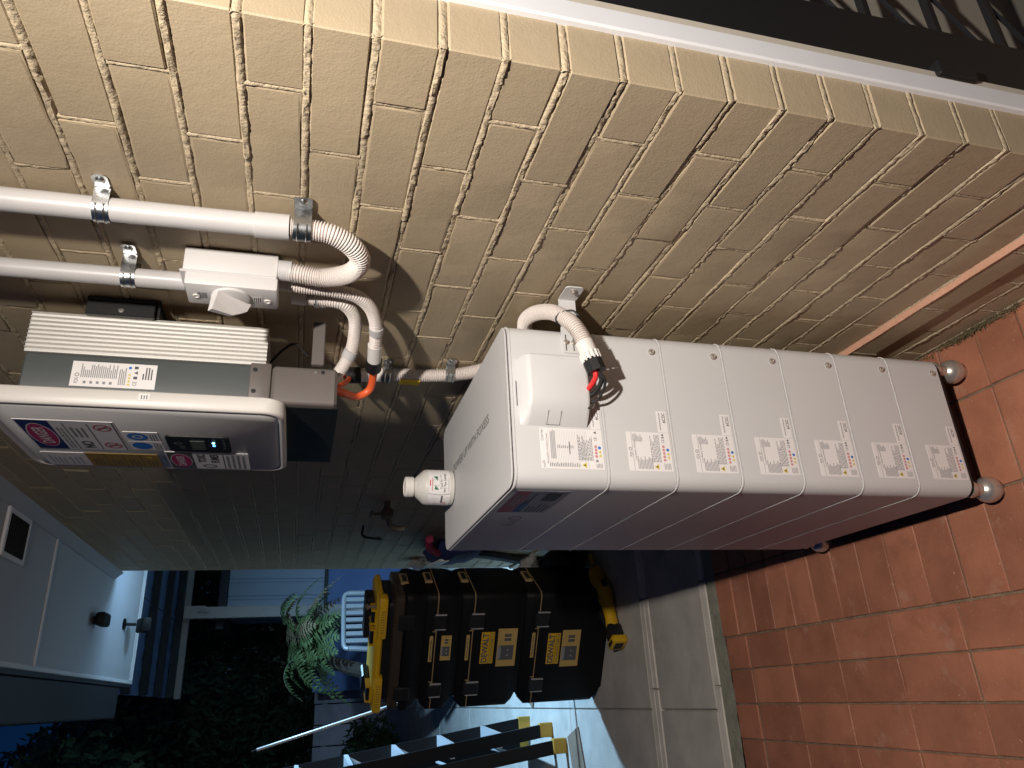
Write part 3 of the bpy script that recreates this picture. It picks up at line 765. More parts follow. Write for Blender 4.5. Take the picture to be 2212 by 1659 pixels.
pr = Print(on_negx(1.30, 1.668, -0.0802)); pr.rect(0.012, 0.022, 0.034, 0.038, LABEL, 0.0004); pr.lines(0.013, 0.033, 0.023, 0.037, 4, DKTEXT, 0.5, 0.2, 0.0007); pr.build('rating_sticker', lid); pr = Print(on_negx(1.30, 1.668, -0.0802)); pr.lines(0.012, 0.034, 0.118, 0.135, 6, MIDTEXT, 0.5, 0.2, 0.0004); pr.build('print', lid)
for (yy, r) in ((1.252, 0.0195), (1.300, 0.014)):
    mb = MB(); mb.cyl((-0.028, yy, 1.640), (-0.028, yy, 1.664), r, 20); mb.build('cable_gland', PVC, iso, smooth=True)

# ================================================================== conduits and saddles on the wall
def saddle(cy, z, r, x, side=-1, label='', w=0.024):
    t = thing('pipe_saddle', (0, cy, z), label, 'pipe clip', 'zinc saddles on the wall conduits')
    m = MB(); n = 14; inner = []; outer = []
    for k in range(n + 1):
        a = RAD(-90 + 180 * k / n)
        inner.append((x - (r + 0.0004) * math.cos(a), cy + (r + 0.0004) * math.sin(a))); outer.append((x - (r + 0.002) * math.cos(a), cy + (r + 0.002) * math.sin(a)))
    poly = [(-0.0012, inner[0][1])] + inner + [(-0.0012, inner[-1][1]), (-0.0012, outer[-1][1] + 0.0)] + outer[::-1] + [(-0.0012, outer[0][1])]
    m.prism(poly[::-1], z - w / 2, z + w / 2)
    for rib in (-0.25, 0.25):
        m.tube([(x - (r + 0.0022) * math.cos(RAD(a)), cy + (r + 0.0022) * math.sin(RAD(a)), z + rib * w) for a in range(-80, 81, 10)], 0.0016, 6)
    m.build('strap', STEEL, t, smooth=True)
    m = MB(); y1 = cy + side * (r + 0.002); y2 = y1 + side * 0.030
    m.prism(rrect(min(y1, y2), max(y1, y2), z - w / 2, z + w / 2, 0.006, 3), -0.0045, -0.002, lambda a, b, c: (c, a, b)); m.build('ear', STEEL, t)
    m = MB(); m.lathe([(0.0075, 0), (0.0075, -0.001), (0.005, -0.0035), (0.0, -0.004)], (-0.0045, (y1 + y2) / 2 + side * 0.003, z), 14, axis='x'); m.build('screw', STEEL, t, smooth=True)
def conduit(name, label, parts):
    """parts: (kind, args, material)"""
    p0 = parts[0][2][0]
    t = thing(name, tuple(p0), label, 'conduit')
    for pn, kind, pts, r, mat in parts:
        m = MB()
        if kind == 'flex': m.flex(pts, r)
        elif kind == 'straight': m.tube(pts, r, 20)
        else: m.tube(smooth_path(pts, 0.006), r, 14)
        m.build(pn, mat, t, smooth=True, ang=40)
    return t
conduit('rigid_conduit', 'grey rigid conduit nearest the wall corner, running down into the U-bend', [
    ('pipe', 'straight', [(-0.031, 1.122, 2.75), (-0.031, 1.105, 1.697)], 0.0195, PVC),
    ('coupling', 'straight', [(-0.031, 1.1055, 1.699), (-0.031, 1.104, 1.643)], 0.0222, PVC),
    ('flexible_bend', 'flex', [(-0.031, 1.104, 1.646), (-0.031, 1.104, 1.607), (-0.036, 1.105, 1.57), (-0.045, 1.123, 1.535), (-0.050, 1.158, 1.519), (-0.048, 1.205, 1.535), (-0.040, 1.243, 1.58), (-0.032, 1.250, 1.631), (-0.029, 1.252, 1.648)], 0.0185, FLEX)])
conduit('rigid_conduit', 'slimmer grey rigid conduit dropping into the top of the isolator', [
    ('pipe', 'straight', [(-0.042, 1.312, 2.75), (-0.042, 1.300, 1.829)], 0.0172, PVC)])
conduit('flexible_conduit', 'white corrugated conduit curving from the isolator to a black gland and orange cable', [
    ('corrugated_pipe', 'flex', [(-0.030, 1.300, 1.645), (-0.030, 1.303, 1.60), (-0.032, 1.303, 1.56), (-0.034, 1.313, 1.515), (-0.04, 1.346, 1.484), (-0.052, 1.392, 1.468), (-0.066, 1.44, 1.463), (-0.072, 1.458, 1.463)], 0.0138, FLEX),
    ('coupling_band', 'straight', [(-0.055, 1.40, 1.4662), (-0.060, 1.418, 1.4645)], 0.0152, PVC),
    ('adaptor', 'straight', [(-0.070, 1.455, 1.463), (-0.086, 1.500, 1.460)], 0.0155, PVCW),
    ('gland', 'straight', [(-0.0855, 1.499, 1.460), (-0.095, 1.528, 1.459)], 0.0178, BLACKP),
    ('orange_cable', 'smooth', [(-0.092, 1.522, 1.459), (-0.103, 1.553, 1.457), (-0.122, 1.586, 1.462), (-0.140, 1.588, 1.49), (-0.150, 1.545, 1.522), (-0.150, 1.53, 1.545)], 0.0088, ORANGE)])
conduit('flexible_conduit', 'short white corrugated conduit bending from the wall into the inverter underside', [
    ('corrugated_pipe', 'flex', [(-0.018, 1.366, 1.625), (-0.020, 1.366, 1.604), (-0.026, 1.356, 1.565), (-0.030, 1.360, 1.535), (-0.040, 1.390, 1.513), (-0.055, 1.437, 1.508), (-0.08, 1.478, 1.513), (-0.11, 1.513, 1.532), (-0.125, 1.53, 1.55)], 0.0138, FLEX),
    ('sleeve', 'straight', [(-0.018, 1.366, 1.640), (-0.019, 1.366, 1.612)], 0.0152, PVCW),
    ('coupling_band', 'straight', [(-0.078, 1.474, 1.512), (-0.090, 1.487, 1.518)], 0.0152, PVC)])
conduit('flexible_conduit', 'white corrugated conduit with a yellow tag dropping behind the battery stack', [
    ('gland', 'straight', [(-0.030, 1.722, 1.512), (-0.026, 1.722, 1.474)], 0.0205, BLACKP),
    ('adaptor', 'straight', [(-0.026, 1.722, 1.475), (-0.023, 1.720, 1.415)], 0.0180, PVCW),
    ('corrugated_pipe', 'flex', [(-0.023, 1.720, 1.43), (-0.022, 1.714, 1.381), (-0.022, 1.710, 1.309), (-0.023, 1.69, 1.237), (-0.026, 1.655, 1.19), (-0.03, 1.60, 1.14)], 0.0172, FLEX),
    ('red_cable', 'smooth', [(-0.030, 1.722, 1.50), (-0.045, 1.70, 1.528), (-0.08, 1.64, 1.55)], 0.0045, RED),
    ('orange_lead', 'smooth', [(-0.033, 1.724, 1.50), (-0.075, 1.66, 1.512), (-0.12, 1.60, 1.545)], 0.006, ORANGE)])
mb = MB(); mb.box(-0.0422, -0.038, 1.706, 1.730, 1.325, 1.375); tg = mb.build('cable_tag', YELTAG, loc=(-0.04, 1.71, 1.32)); tag(tg, 'small yellow tag on the conduit above the battery stack', 'tag')
saddle(1.109, 1.932, 0.0195, -0.031, -1, 'upper zinc saddle on the rigid conduit nearest the corner')
saddle(1.104, 1.622, 0.0190, -0.031, -1, 'zinc saddle clamping the corrugated U-bend just below its coupling', 0.030)
saddle(1.3015, 1.926, 0.0172, -0.042, -1, 'zinc saddle on the slimmer conduit above the isolator')
saddle(1.366, 1.585, 0.0145, -0.020, 1, 'small zinc saddle under the isolator on the short corrugated conduit', 0.022)
saddle(1.718, 1.408, 0.0180, -0.023, -1, 'upper zinc saddle on the yellow tagged conduit')
saddle(1.692, 1.252, 0.0180, -0.023, -1, 'lower zinc saddle on the yellow tagged conduit, just above the battery stack')
mb = MB(); mb.tube(smooth_path([(-0.06, 1.62, 1.69), (-0.05, 1.56, 1.66), (-0.05, 1.52, 1.63), (-0.09, 1.50, 1.60)], 0.006), 0.003, 8)
tag(mb.build('earth_wire', BLACKR, loc=(-0.06, 1.5, 1.6), smooth=True), 'thin black wire looping out below the inverter fins', 'wire')

# ================================================================== battery stack
XR, XL, Y0, Y1 = -0.0725, -0.4205, 1.3005, 1.9885
bat = thing('battery_stack', (-0.245, 1.645, 0), 'tall pale stack of six battery modules and a control module on steel feet', 'battery')
BL = ORI[bat.name]
ZB, MH, ZC = 0.112, 0.1508, 1.0168
def module_shell(h, top=False):
    m = MB(); R = 0.030
    def s_(i, z): return [(a, b, z) for a, b in rrect(XL + i, XR - i, Y0 + i, Y1 - i, R - i * 0.5, 8)]
    secs = [s_(0.0025, -0.0032), s_(0.0010, -0.0028), s_(0.0, -0.0012), s_(0.0, h - 0.0088), s_(0.0007, h - 0.0082), s_(0.0007, h - 0.0076), s_(-0.0008, h - 0.0072), s_(-0.0012, h - 0.0042), s_(-0.0011, h - 0.0034), s_(0.002, h - 0.0031)]
    m.loft(secs); return m
first = None
for k in range(6):
    z0 = ZB + MH * k
    if first is None:
        first = module_shell(MH).build('battery_module', BATT, bat, smooth=True, ang=28); first.location = (0, 0, z0); mod = first
        pr = Print(on_negy(-0.3855, 0.003, Y0)); w, h = 0.083, 0.097
        pr.sheet(0, 0, w, h, LABEL, 0.0004, 0.002); pr.rect(0.001, h - 0.0115, w - 0.001, h - 0.0108, MIDTEXT)
        pr.text('FOX', 0.030, h - 0.0095, 0.010, 0.006, DKTEXT); pr.ring(0.046, h - 0.006, 0.0035, 0.0035, 0.001, DKTEXT)
        pr.text('Li-ion Battery Module', 0.022, h - 0.019, 0.040, 0.0045, DKTEXT)
        pr.lines(0.004, 0.032, 0.044, 0.078, 11, MIDTEXT, 0.45, 0.35); pr.lines(0.062, 0.080, 0.062, 0.084, 8, MIDTEXT, 0.45, 0.5)
        pr.tri(0.009, 0.036, 0.006, YELP); pr.tri(0.009, 0.0362, 0.0028, DKTEXT, 0.0008); pr.lines(0.019, 0.080, 0.024, 0.046, 7, MIDTEXT, 0.5, 0.3, words=True)
        for q in range(5): pr.disc(0.024 + 0.0072 * q, 0.0165, 0.003, 0.003, PINKP)
        pr.disc(0.046, 0.0075, 0.0032, 0.0032, BLUEP); pr.tri(0.037, 0.0075, 0.0034, YELP); pr.tri(0.029, 0.0075, 0.0034, YELP)
        pr.text('CE', 0.061, 0.013, 0.007, 0.006, DKTEXT); pr.tri(0.078, 0.016, 0.003, DKTEXT); pr.rect(0.0705, 0.013, 0.0742, 0.0185, MIDTEXT); pr.lines(0.004, 0.018, 0.004, 0.02, 5, MIDTEXT, 0.4)
        l1 = pr.build('rating_label', mod)
        pr = Print(on_negy(-0.3015, 0.0035, Y0)); pr.sheet(0, 0, 0.047, 0.023, LABEL, 0.0004, 0.001); pr.text('6C2C', 0.021, 0.0035, 0.022, 0.0075, DKTEXT, bold=0.02); pr.lines(0.006, 0.044, 0.0145, 0.019, 1, MIDTEXT, 0.5, 0.05, words=True)
        l2 = pr.build('serial_label', mod)
        m = MB(); m.lathe([(0.0075, 0), (0.0075, -0.0014), (0.0055, -0.0022), (0.0050, -0.0046), (0.0028, -0.0046), (0.0024, -0.003), (0.0, -0.003)], (-0.1165, Y0, 0.0165), 16, axis='y'); l3 = m.build('screw', CHROME, mod, smooth=True)
        kids = [l1, l2, l3]
        for o in kids:      # children keep mesh coordinates relative to the module's own origin
            o.location = (0, 0, 0)
    else:
        mod = first.copy(); COL.objects.link(mod); mod.parent = bat; mod.location = (0, 0, z0)
        for o in kids:
            q = o.copy(); COL.objects.link(q); q.parent = mod
# control module on top
m = module_shell(1.2095 - ZC); ctl = m.build('control_module', BATT, bat, smooth=True, ang=28); ctl.location = (0, 0, ZC)
m = MB()
def s2(i, z): return [(a, b, z) for a, b in rrect(XL + i, XR - i, Y0 + i, Y1 - i, 0.030 - i * 0.5, 8)]
m.loft([s2(0.004, 0.1915), s2(0.004, 0.1929), s2(0.0012, 0.1932), s2(0.0006, 0.1950), s2(0.0022, 0.1962)]); m.build('lid', BATT_TOP, ctl, smooth=True, ang=25)
pr = Print(lambda u, v, h: (-0.2345 + v, 1.850 - u, 0.1962 + h)); pr.text('POWER UP WITH FOXESS', 0, -0.002, 0.392, 0.021, DKTEXT, 0.0004); pr.build('lid_lettering', ctl)
# logo and warning card on the long face
pr = Print(on_negx(1.655, 0.093, XL)); pr.text('fox', 0.0, 0.008, 0.062, 0.026, MIDTEXT, 0.0003); pr.ring(0.082, 0.022, 0.018, 0.016, 0.0045, MIDTEXT, 0.0003); pr.build('logo', ctl)
pr = Print(on_negx(1.520, 0.062, XL)); pr.sheet(0, 0, 0.180, 0.112, LABELG, 0.0003, 0.003); pr.rect(0.002, 0.080, 0.178, 0.110, REDP, 0.0006); pr.lines(0.06, 0.15, 0.086, 0.104, 2, LABELG, 0.4, 0.2, 0.0009)
pr.rect(0.004, 0.060, 0.08, 0.078, BLUEP, 0.0006); pr.lines(0.008, 0.09, 0.008, 0.055, 5, DKTEXT, 0.4, 0.5, 0.0006, True); pr.rect(0.105, 0.012, 0.165, 0.045, DKTEXT, 0.0006); pr.lines(0.01, 0.17, 0.062, 0.076, 2, DKTEXT, 0.4, 0.4, 0.0009, True)
pr.build('installer_card', ctl)
pr = Print(on_negy(-0.3855, 0.0035, Y0)); w, h = 0.083, 0.1315
pr.sheet(0, 0, w, h, LABEL, 0.0004, 0.002); pr.text('CQ BATTERY', w - 0.027, h - 0.0072, 0.025, 0.0048, DKTEXT); pr.text('FOX', 0.002, h - 0.0085, 0.008, 0.0045, DKTEXT); pr.ring(0.013, h - 0.0045, 0.0026, 0.0026, 0.0008, DKTEXT)
pr.text('Rechargeable Li-ion Battery System', 0.010, h - 0.0158, 0.062, 0.0042, DKTEXT)
for k in range(24): pr.rect(0.002, 0.0335 + 0.0035 * k, w - 0.002, 0.0338 + 0.0035 * k, MIDTEXT)
pr.lines(0.004, 0.013, 0.034, 0.115, 22, MIDTEXT, 0.42, 0.4); pr.lines(0.020, 0.08, 0.100, 0.111, 4, LABELG, 0.7, 0.1); pr.lines(0.042, 0.049, 0.062, 0.098, 9, MIDTEXT, 0.4, 0.3); pr.rect(0.030, 0.0705, 0.056, 0.0722, DKTEXT, 0.0008)
pr.tri(0.008, 0.042, 0.0058, YELP, 0.0008); pr.tri(0.008, 0.0422, 0.0026, DKTEXT, 0.0009); pr.rect(0.002, 0.034, 0.0145, 0.0505, LABEL, 0.0007); pr.lines(0.018, 0.08, 0.022, 0.054, 10, MIDTEXT, 0.5, 0.4, 0.0008, True)
for q in range(4): pr.disc(0.027 + 0.0068 * q, 0.0155, 0.003, 0.003, PINKP, 0.0008)
pr.disc(0.045, 0.0075, 0.0032, 0.0032, BLUEP, 0.0008); pr.tri(0.036, 0.0075, 0.0034, YELP, 0.0008); pr.tri(0.028, 0.0075, 0.0034, YELP, 0.0008); pr.rect(0.015, 0.0125, 0.020, 0.0175, MIDTEXT, 0.0008)
pr.text('CE', 0.060, 0.012, 0.007, 0.006, DKTEXT, 0.0008); pr.tri(0.077, 0.0145, 0.0032, DKTEXT, 0.0008); pr.lines(0.003, 0.014, 0.004, 0.018, 5, MIDTEXT, 0.4, h=0.0008)
pr.build('rating_label', ctl)
pr = Print(on_negy(-0.3015, 0.0045, Y0)); pr.sheet(0, 0, 0.047, 0.020, LABEL, 0.0004, 0.001); pr.text('6C2C', 0.021, 0.003, 0.022, 0.0075, DKTEXT, bold=0.02); pr.lines(0.006, 0.044, 0.013, 0.017, 1, MIDTEXT, 0.5, 0.05, words=True); pr.build('serial_label', ctl)
# terminal cover
prof = [(-0.1555, Y0 - 0.0003), (-0.1555, 1.268), (-0.1575, 1.2655), (-0.1615, 1.2645), (-0.240, 1.2645), (-0.254, 1.267), (-0.266, 1.2725), (-0.280, 1.283), (-0.291, 1.2925), (-0.2985, Y0 - 0.0003)]
m = MB()
def sc_(z, f, dx=0.0): return [(a, Y0 - 0.0003 - (Y0 - 0.0003 - b) * f, z) for a, b in prof]
m.loft([sc_(0.034, 0.92), sc_(0.0365, 0.99), sc_(0.040, 1.0), sc_(0.154, 1.0), sc_(0.158, 0.97), sc_(0.1635, 0.75), sc_(0.169, 0.38), sc_(0.174, 0.04)]); tc = m.build('terminal_cover', BATT, ctl, smooth=True, ang=45)
m = MB()
for (u0, u1) in (((-0.2735, 1.2772, 0.120), (-0.2960, 1.2973, 0.120)), ((-0.2735, 1.2772, 0.093), (-0.2960, 1.2973, 0.093)), ((-0.2962, 1.2976, 0.120), (-0.2962, 1.2976, 0.093))):
    m.tube([u0, u1], 0.0006, 5)
m.build('catch_groove', DKTEXT, tc)
m = MB(); m.box(-0.258, -0.204, 1.2995, 1.3003, 0.1772, 0.1784); m.build('vent_slot', BLACKR, ctl)
m = MB(); m.box(-0.268, -0.165, 1.272, Y0 - 0.001, 0.0355, 0.0385); m.build('cover_opening', BLACKR, tc)
m = MB(); m.box(-0.262, -0.244, 1.276, 1.292, 0.022, 0.0352, bev=0.002); m.build('terminal_block', STEEL, tc)
# tie bracket to the wall
m = MB()
m.prism(rrect(-0.134, -0.070, 0.034, 0.072, 0.006, 3), Y0 - 0.0032, Y0 - 0.0004, lambda a, b, c: (a, c, b))
m.box(-0.0705, -0.0055, Y0 - 0.0032, Y0 - 0.0004, 0.034, 0.072)
m.prism(rrect(1.243, Y0 - 0.0004, 0.032, 0.072, 0.008, 3), -0.0075, -0.0048, lambda a, b, c: (c, a, b)); br = m.build('wall_bracket', BATT, ctl)
m = MB(); m.lathe([(0.008, 0), (0.008, -0.002), (0.0045, -0.0025), (0.0045, -0.006), (0.0, -0.006)], (-0.0075, 1.258, 0.052), 12, axis='x'); m.build('bolt', CHROME, br, smooth=True)
for zz_ in (0.0635, 0.0465):
    m = MB(); m.box(-0.129, -0.092, Y0 - 0.0036, Y0 - 0.0033, zz_ - 0.0013, zz_ + 0.0013); m.build('slot', DKTEXT, br)
    m = MB(); m.lathe([(0.006, 0), (0.006, -0.002), (0.004, -0.003), (0.004, -0.005), (0.0, -0.005)], (-0.110, Y0 - 0.0037, zz_), 14, axis='y'); m.build('screw', CHROME, br, smooth=True)
# plinth and feet
m = MB(); m.prism(rrect(XL + 0.008, XR - 0.008, Y0 + 0.008, Y1 - 0.008, 0.025, 5), 0.094, ZB + 0.0003); m.build('base_tray', BLACKP, bat)
for (xx, yy) in ((XR - 0.020, Y0 + 0.030), (XL + 0.022, Y0 + 0.030), (XL + 0.022, Y1 - 0.030), (XR - 0.020, Y1 - 0.030)):
    m = MB(); prf = [(0.0, 0.0005), (0.018, 0.001)] + [(0.031 * math.cos(RAD(a)), 0.033 + 0.031 * math.sin(RAD(a))) for a in range(-50, 61, 10)] + [(0.0145, 0.0645), (0.0145, 0.080), (0.020, 0.082), (0.020, 0.0938), (0.0, 0.0938)]
    m.lathe(prf, (xx, yy, 0), 28); m.build('foot', CHROME, bat, smooth=True)

# corrugated battery cable conduit with its gland and wires
fc_ = thing('flexible_conduit', (-0.03, 1.40, 1.12), 'white corrugated conduit arching over the bracket to the battery terminals', 'conduit')
m = MB(); m.flex([(-0.030, 1.46, 1.10), (-0.026, 1.42, 1.128), (-0.022, 1.375, 1.140), (-0.030, 1.325, 1.132), (-0.052, 1.278, 1.110), (-0.090, 1.246, 1.086), (-0.122, 1.238, 1.070), (-0.150, 1.236, 1.0615)], 0.0172); m.build('corrugated_pipe', FLEX, fc_, smooth=True, ang=40)
m = MB(); m.tube([(-0.138, 1.2365, 1.0655), (-0.176, 1.235, 1.0535)], 0.0188, 20)
for k in range(14):
    a = 2 * math.pi * k / 14; ax = Vector((-0.038, -0.0015, -0.012)).normalized(); up = ax.orthogonal().normalized(); w = ax.cross(up)
    o_ = (up * math.cos(a) + w * math.sin(a)) * 0.0195
    m.tube([Vector((-0.163, 1.2355, 1.0575)) + o_, Vector((-0.180, 1.235, 1.0523)) + o_], 0.0020, 6)
m.build('sleeve', PVCW, fc_, smooth=True)
m = MB(); m.tube([(-0.179, 1.235, 1.0525), (-0.203, 1.2345, 1.045)], 0.0205, 8); m.build('gland', BLACKP, fc_)
m = MB(); m.tube(smooth_path([(-0.079, 1.2335, 1.072), (-0.066, 1.238, 1.085), (-0.070, 1.252, 1.110), (-0.084, 1.262, 1.110), (-0.090, 1.262, 1.085), (-0.084, 1.246, 1.070), (-0.079, 1.2335, 1.072)], 0.004), 0.0022, 6)
m.build('cable_tie', BLACKR, fc_)
for (pts, r, mm, nn) in (([(-0.199, 1.234, 1.049), (-0.214, 1.240, 1.047), (-0.226, 1.262, 1.052), (-0.228, 1.282, 1.056)], 0.0055, RED, 'red_wire'),
                         ([(-0.200, 1.236, 1.042), (-0.218, 1.240, 1.034), (-0.236, 1.262, 1.041), (-0.240, 1.282, 1.056)], 0.0050, BLACKR, 'black_wire'),
                         ([(-0.201, 1.231, 1.042), (-0.222, 1.237, 1.028), (-0.248, 1.262, 1.034), (-0.254, 1.284, 1.054)], 0.0028, BLACKR, 'black_wire')):
    m = MB(); m.tube(smooth_path(pts, 0.004), r, 8); m.build(nn, mm, fc_, smooth=True)

# ================================================================== glue bottle on the lid
gc = (-0.272, 1.872, ZC + 0.1964)
gb = thing('glue_bottle', gc, 'small white bottle of PVC pipe cement standing on the battery stack', 'bottle')
m = MB(); m.lathe([(0.0, 0.0), (0.040, 0.0), (0.0455, 0.004), (0.0462, 0.012), (0.0462, 0.074), (0.044, 0.080), (0.026, 0.099), (0.0235, 0.101), (0.0235, 0.105), (0.0, 0.105)], gc, 36); m.build('body', GLUE, gb, smooth=True)
m = MB(); m.lathe([(0.0255, 0.1052), (0.0268, 0.107), (0.0268, 0.125), (0.0245, 0.128), (0.0205, 0.1285), (0.0200, 0.1262), (0.0, 0.1262)], gc, 30); m.build('cap', GLUECAP, gb, smooth=True)
RB = 0.0465
def cylmap(u, v, h):     # u along the girth, 0 faces the camera side
    a = RAD(-100) + u / RB
    return (gc[0] + (RB + h) * math.cos(a), gc[1] + (RB + h) * math.sin(a), gc[2] + v)
pr = Print(cylmap); pr.sheet(-0.075, 0.0145, 0.06, 0.0715, LABEL, 0.0, n=26)
for k in range(16):
    v0, v1 = 0.0145 + 0.057 * k / 16, 0.0145 + 0.057 * (k + 1) / 16
    f = lambda v: -0.020 - 0.004 * (1 - ((v - 0.043) / 0.0285) ** 2)
    pr.poly([(f(v0), v0), (f(v0) + 0.0012, v0), (f(v1) + 0.0012, v1), (f(v1), v1)], DKTEXT, 0.0004)
pr.text('PVC Pipe Cement', -0.016, 0.0235, 0.052, 0.0085, DKTEXT, 0.0004, bold=0.02); pr.text('Type N', -0.008, 0.0335, 0.025, 0.0070, DKTEXT, 0.0004, bold=0.02)
pr.poly([(-0.010, 0.050), (-0.009, 0.0565), (0.003, 0.0535), (0.014, 0.0565), (0.027, 0.0580), (0.026, 0.0462), (0.014, 0.0485), (0.003, 0.0465), (-0.010, 0.0443)], GREENP, 0.0004)
pr.ring(0.0085, 0.0512, 0.0105, 0.0105, 0.0008, MIDTEXT, 0.0005); pr.text('CLEAR', 0.020, 0.0370, 0.011, 0.0045, MIDTEXT, 0.0004)
pr.rect(-0.013, 0.0610, 0.022, 0.0632, PINKP, 0.0004, 6); pr.rect(0.0, 0.0660, 0.016, 0.0685, REDP, 0.0004, 4)
pr.lines(-0.014, 0.03, 0.0165, 0.022, 2, MIDTEXT, 0.35, 0.3, 0.0004, True); pr.lines(-0.058, -0.029, 0.044, 0.069, 10, MIDTEXT, 0.5, 0.5, 0.0004); pr.lines(-0.058, -0.030, 0.018, 0.030, 4, MIDTEXT, 0.5, 0.4, 0.0004); pr.rect(-0.050, 0.033, -0.026, 0.0375, DKTEXT, 0.0004, 5)
pr.poly([(-0.058, 0.028), (-0.052, 0.034), (-0.046, 0.028), (-0.052, 0.022)], REDP, 0.0005); pr.poly([(-0.0555, 0.028), (-0.052, 0.0315), (-0.0485, 0.028), (-0.052, 0.0245)], LABEL, 0.0006)
pr.build('paper_label', gb)

# ================================================================== stack of tool boxes
TF = Vector((-0.846, 4.006, 0)); TR = math.atan2(-0.535, 0.845)
TW, TD = 0.625, 0.345
def front(u0, z0): return lambda u, v, h: (u0 + u, -h, z0 + v)
def box_shell(h, foot=0.055, top=0.035):
    m = MB()
    def s_(i, z, f=0.0): return [(a, b, z) for a, b in rrect(i, TW - i * 0.12, i * 0.3, TD - i * 0.3, 0.032, 4)]
    m.loft([s_(foot, 0.0), s_(foot, 0.012), s_(foot * 0.45, 0.030), s_(0.004, 0.055), s_(0.0, 0.06), s_(0.0, h - top - 0.004), s_(0.004, h - top), s_(0.030, h - 0.008), s_(0.045, h)]); return m
def toolbox(z0, h, seam, label, badge=None, square=None, small=None, strip=True, latch_h=0.075):
    t = thing('tool_box', (TF.x, TF.y, z0), label, 'tool box', 'stacked black tool boxes', TR)
    sm = seam - z0
    box_shell(h).build('shell', TBLACK, t, smooth=True, ang=30)
    m = MB(); P = rrect(-0.0015, TW + 0.0015, -0.0015, TD + 0.0015, 0.033, 4); m.loft([[(a, b, sm - 0.0022) for a, b in P], [(a, b, sm + 0.0022) for a, b in P]], 0, True, True); m.build('lid_seal', TTAN, t)
    for (u0, u1) in ((0.086, 0.150), (0.446, 0.518)):
        m = MB(); m.box(u0, u1, -0.014, 0.004, sm - latch_h * 0.75, sm + latch_h * 0.35, bev=0.006); la = m.build('latch', BLACKP, t)
        for uu in (u0 - 0.0022, u1 + 0.0022):
            m = MB(); m.box(uu - 0.0016, uu + 0.0016, -0.0115, -0.0005, sm - latch_h * 0.7, sm + latch_h * 0.15); m.build('latch_edge', LABELG, la)
        m = MB(); m.box(u1 + 0.012 if u0 < 0.2 else u0 - 0.016, u1 + 0.016 if u0 < 0.2 else u0 - 0.012, -0.006, -0.001, sm - 0.003, sm + 0.018); m.build('lid_stop', TTAN, la)
    m = MB(); m.box(TW - 0.001, TW + 0.013, 0.13, 0.245, sm + 0.012, sm + 0.052, bev=0.004); sl = m.build('side_catch', TTAN if small is None else TTAN, t)
    m = MB(); m.box(TW + 0.0128, TW + 0.0145, 0.150, 0.225, sm + 0.022, sm + 0.042); m.build('catch_recess', BLACKP, sl)
    if strip:
        p = Print(front(0.271, sm + 0.012)); p.sheet(0, 0, 0.136, 0.017, TLABEL, 0.001); p.lines(0.01, 0.126, 0.004, 0.013, 1, DKTEXT, 0.6, 0.1, 0.0013, True); p.build('strip_sticker', t)
    if badge:
        u0, zt = badge; p = Print(front(u0, zt - 0.068 - z0))
        p.sheet(0, 0.024, 0.170, 0.068, TYEL, 0.001); p.text('DEWALT', 0.006, 0.030, 0.158, 0.032, DKTEXT, 0.0014, bold=0.035)
        p.sheet(0, 0, 0.170, 0.022, TYEL, 0.001); p.text('TOUGHSYSTEM 2.0', 0.006, 0.005, 0.158, 0.012, DKTEXT, 0.0014, bold=0.02); p.build('maker_badge', t)
    if square:
        u0, zb, w, hh = square; p = Print(front(u0, zb - z0))
        p.sheet(0, 0, w, hh, TLABEL, 0.001); p.rect(w * 0.17, hh * 0.14, w * 0.56, hh * 0.90, DKTEXT, 0.0013); p.rect(w * 0.2, hh * 0.80, w * 0.53, hh * 0.97, MIDTEXT, 0.0014)
        for q in (0.29, 0.43): p.disc(w * q, hh * 0.44, 0.004, 0.004, LABELG, 0.0015, 10)
        p.rect(w * 0.67, hh * 0.30, w * 0.75, hh * 0.66, DKTEXT, 0.0013); p.rect(w * 0.78, hh * 0.30, w * 0.86, hh * 0.66, DKTEXT, 0.0013); p.build('picture_sticker', t)
    return t
toolbox(0.0, 0.468, 0.395, 'deep black tool box standing on the ground, lowest of the stack', badge=(0.231, 0.336), square=(0.213, 0.158, 0.203, 0.100))
toolbox(0.470, 0.332, 0.740, 'black tool box second from the ground with yellow badge and picture sticker', badge=(0.249, 0.691), square=(0.230, 0.504, 0.205, 0.101))
toolbox(0.804, 0.178, 0.926, 'shallow black tool box third from the ground with a small yellow sticker', square=(0.276, 0.844, 0.132, 0.052), latch_h=0.066)
# organiser with a smoky clear lid
og = thing('parts_organiser', (TF.x, TF.y, 0.984), 'black parts organiser with a smoky clear lid under the yellow charger', 'organiser', None, TR)
box_shell(0.105, 0.05, 0.012).build('tray', TBLACK, og, smooth=True)
m = MB(); P = rrect(0.012, TW - 0.012, 0.004, TD - 0.012, 0.03, 4); P2 = rrect(0.03, TW - 0.03, 0.016, TD - 0.03, 0.03, 4)
m.loft([[(a, b, 0.1065) for a, b in P], [(a, b, 0.150) for a, b in P], [(a, b, 0.158) for a, b in P2]]); m.build('clear_lid', SMOKE, og, smooth=True, ang=30)
m = MB(); P = rrect(0.03, TW - 0.03, 0.025, TD - 0.03, 0.02, 3); m.loft([[(a, b, 0.107) for a, b in P], [(a, b, 0.135) for a, b in P]]); m.build('contents_tray', TBLACK, og)
for (u0, u1) in ((0.07, 0.14), (0.44, 0.52)):
    m = MB(); m.box(u0, u1, -0.008, 0.010, 0.05, 0.13, bev=0.005); m.build('latch', BLACKP, og)
m = MB(); m.box(TW - 0.008, TW + 0.006, 0.13, 0.245, 0.075, 0.115, bev=0.004); sl = m.build('side_catch', TTAN, og)
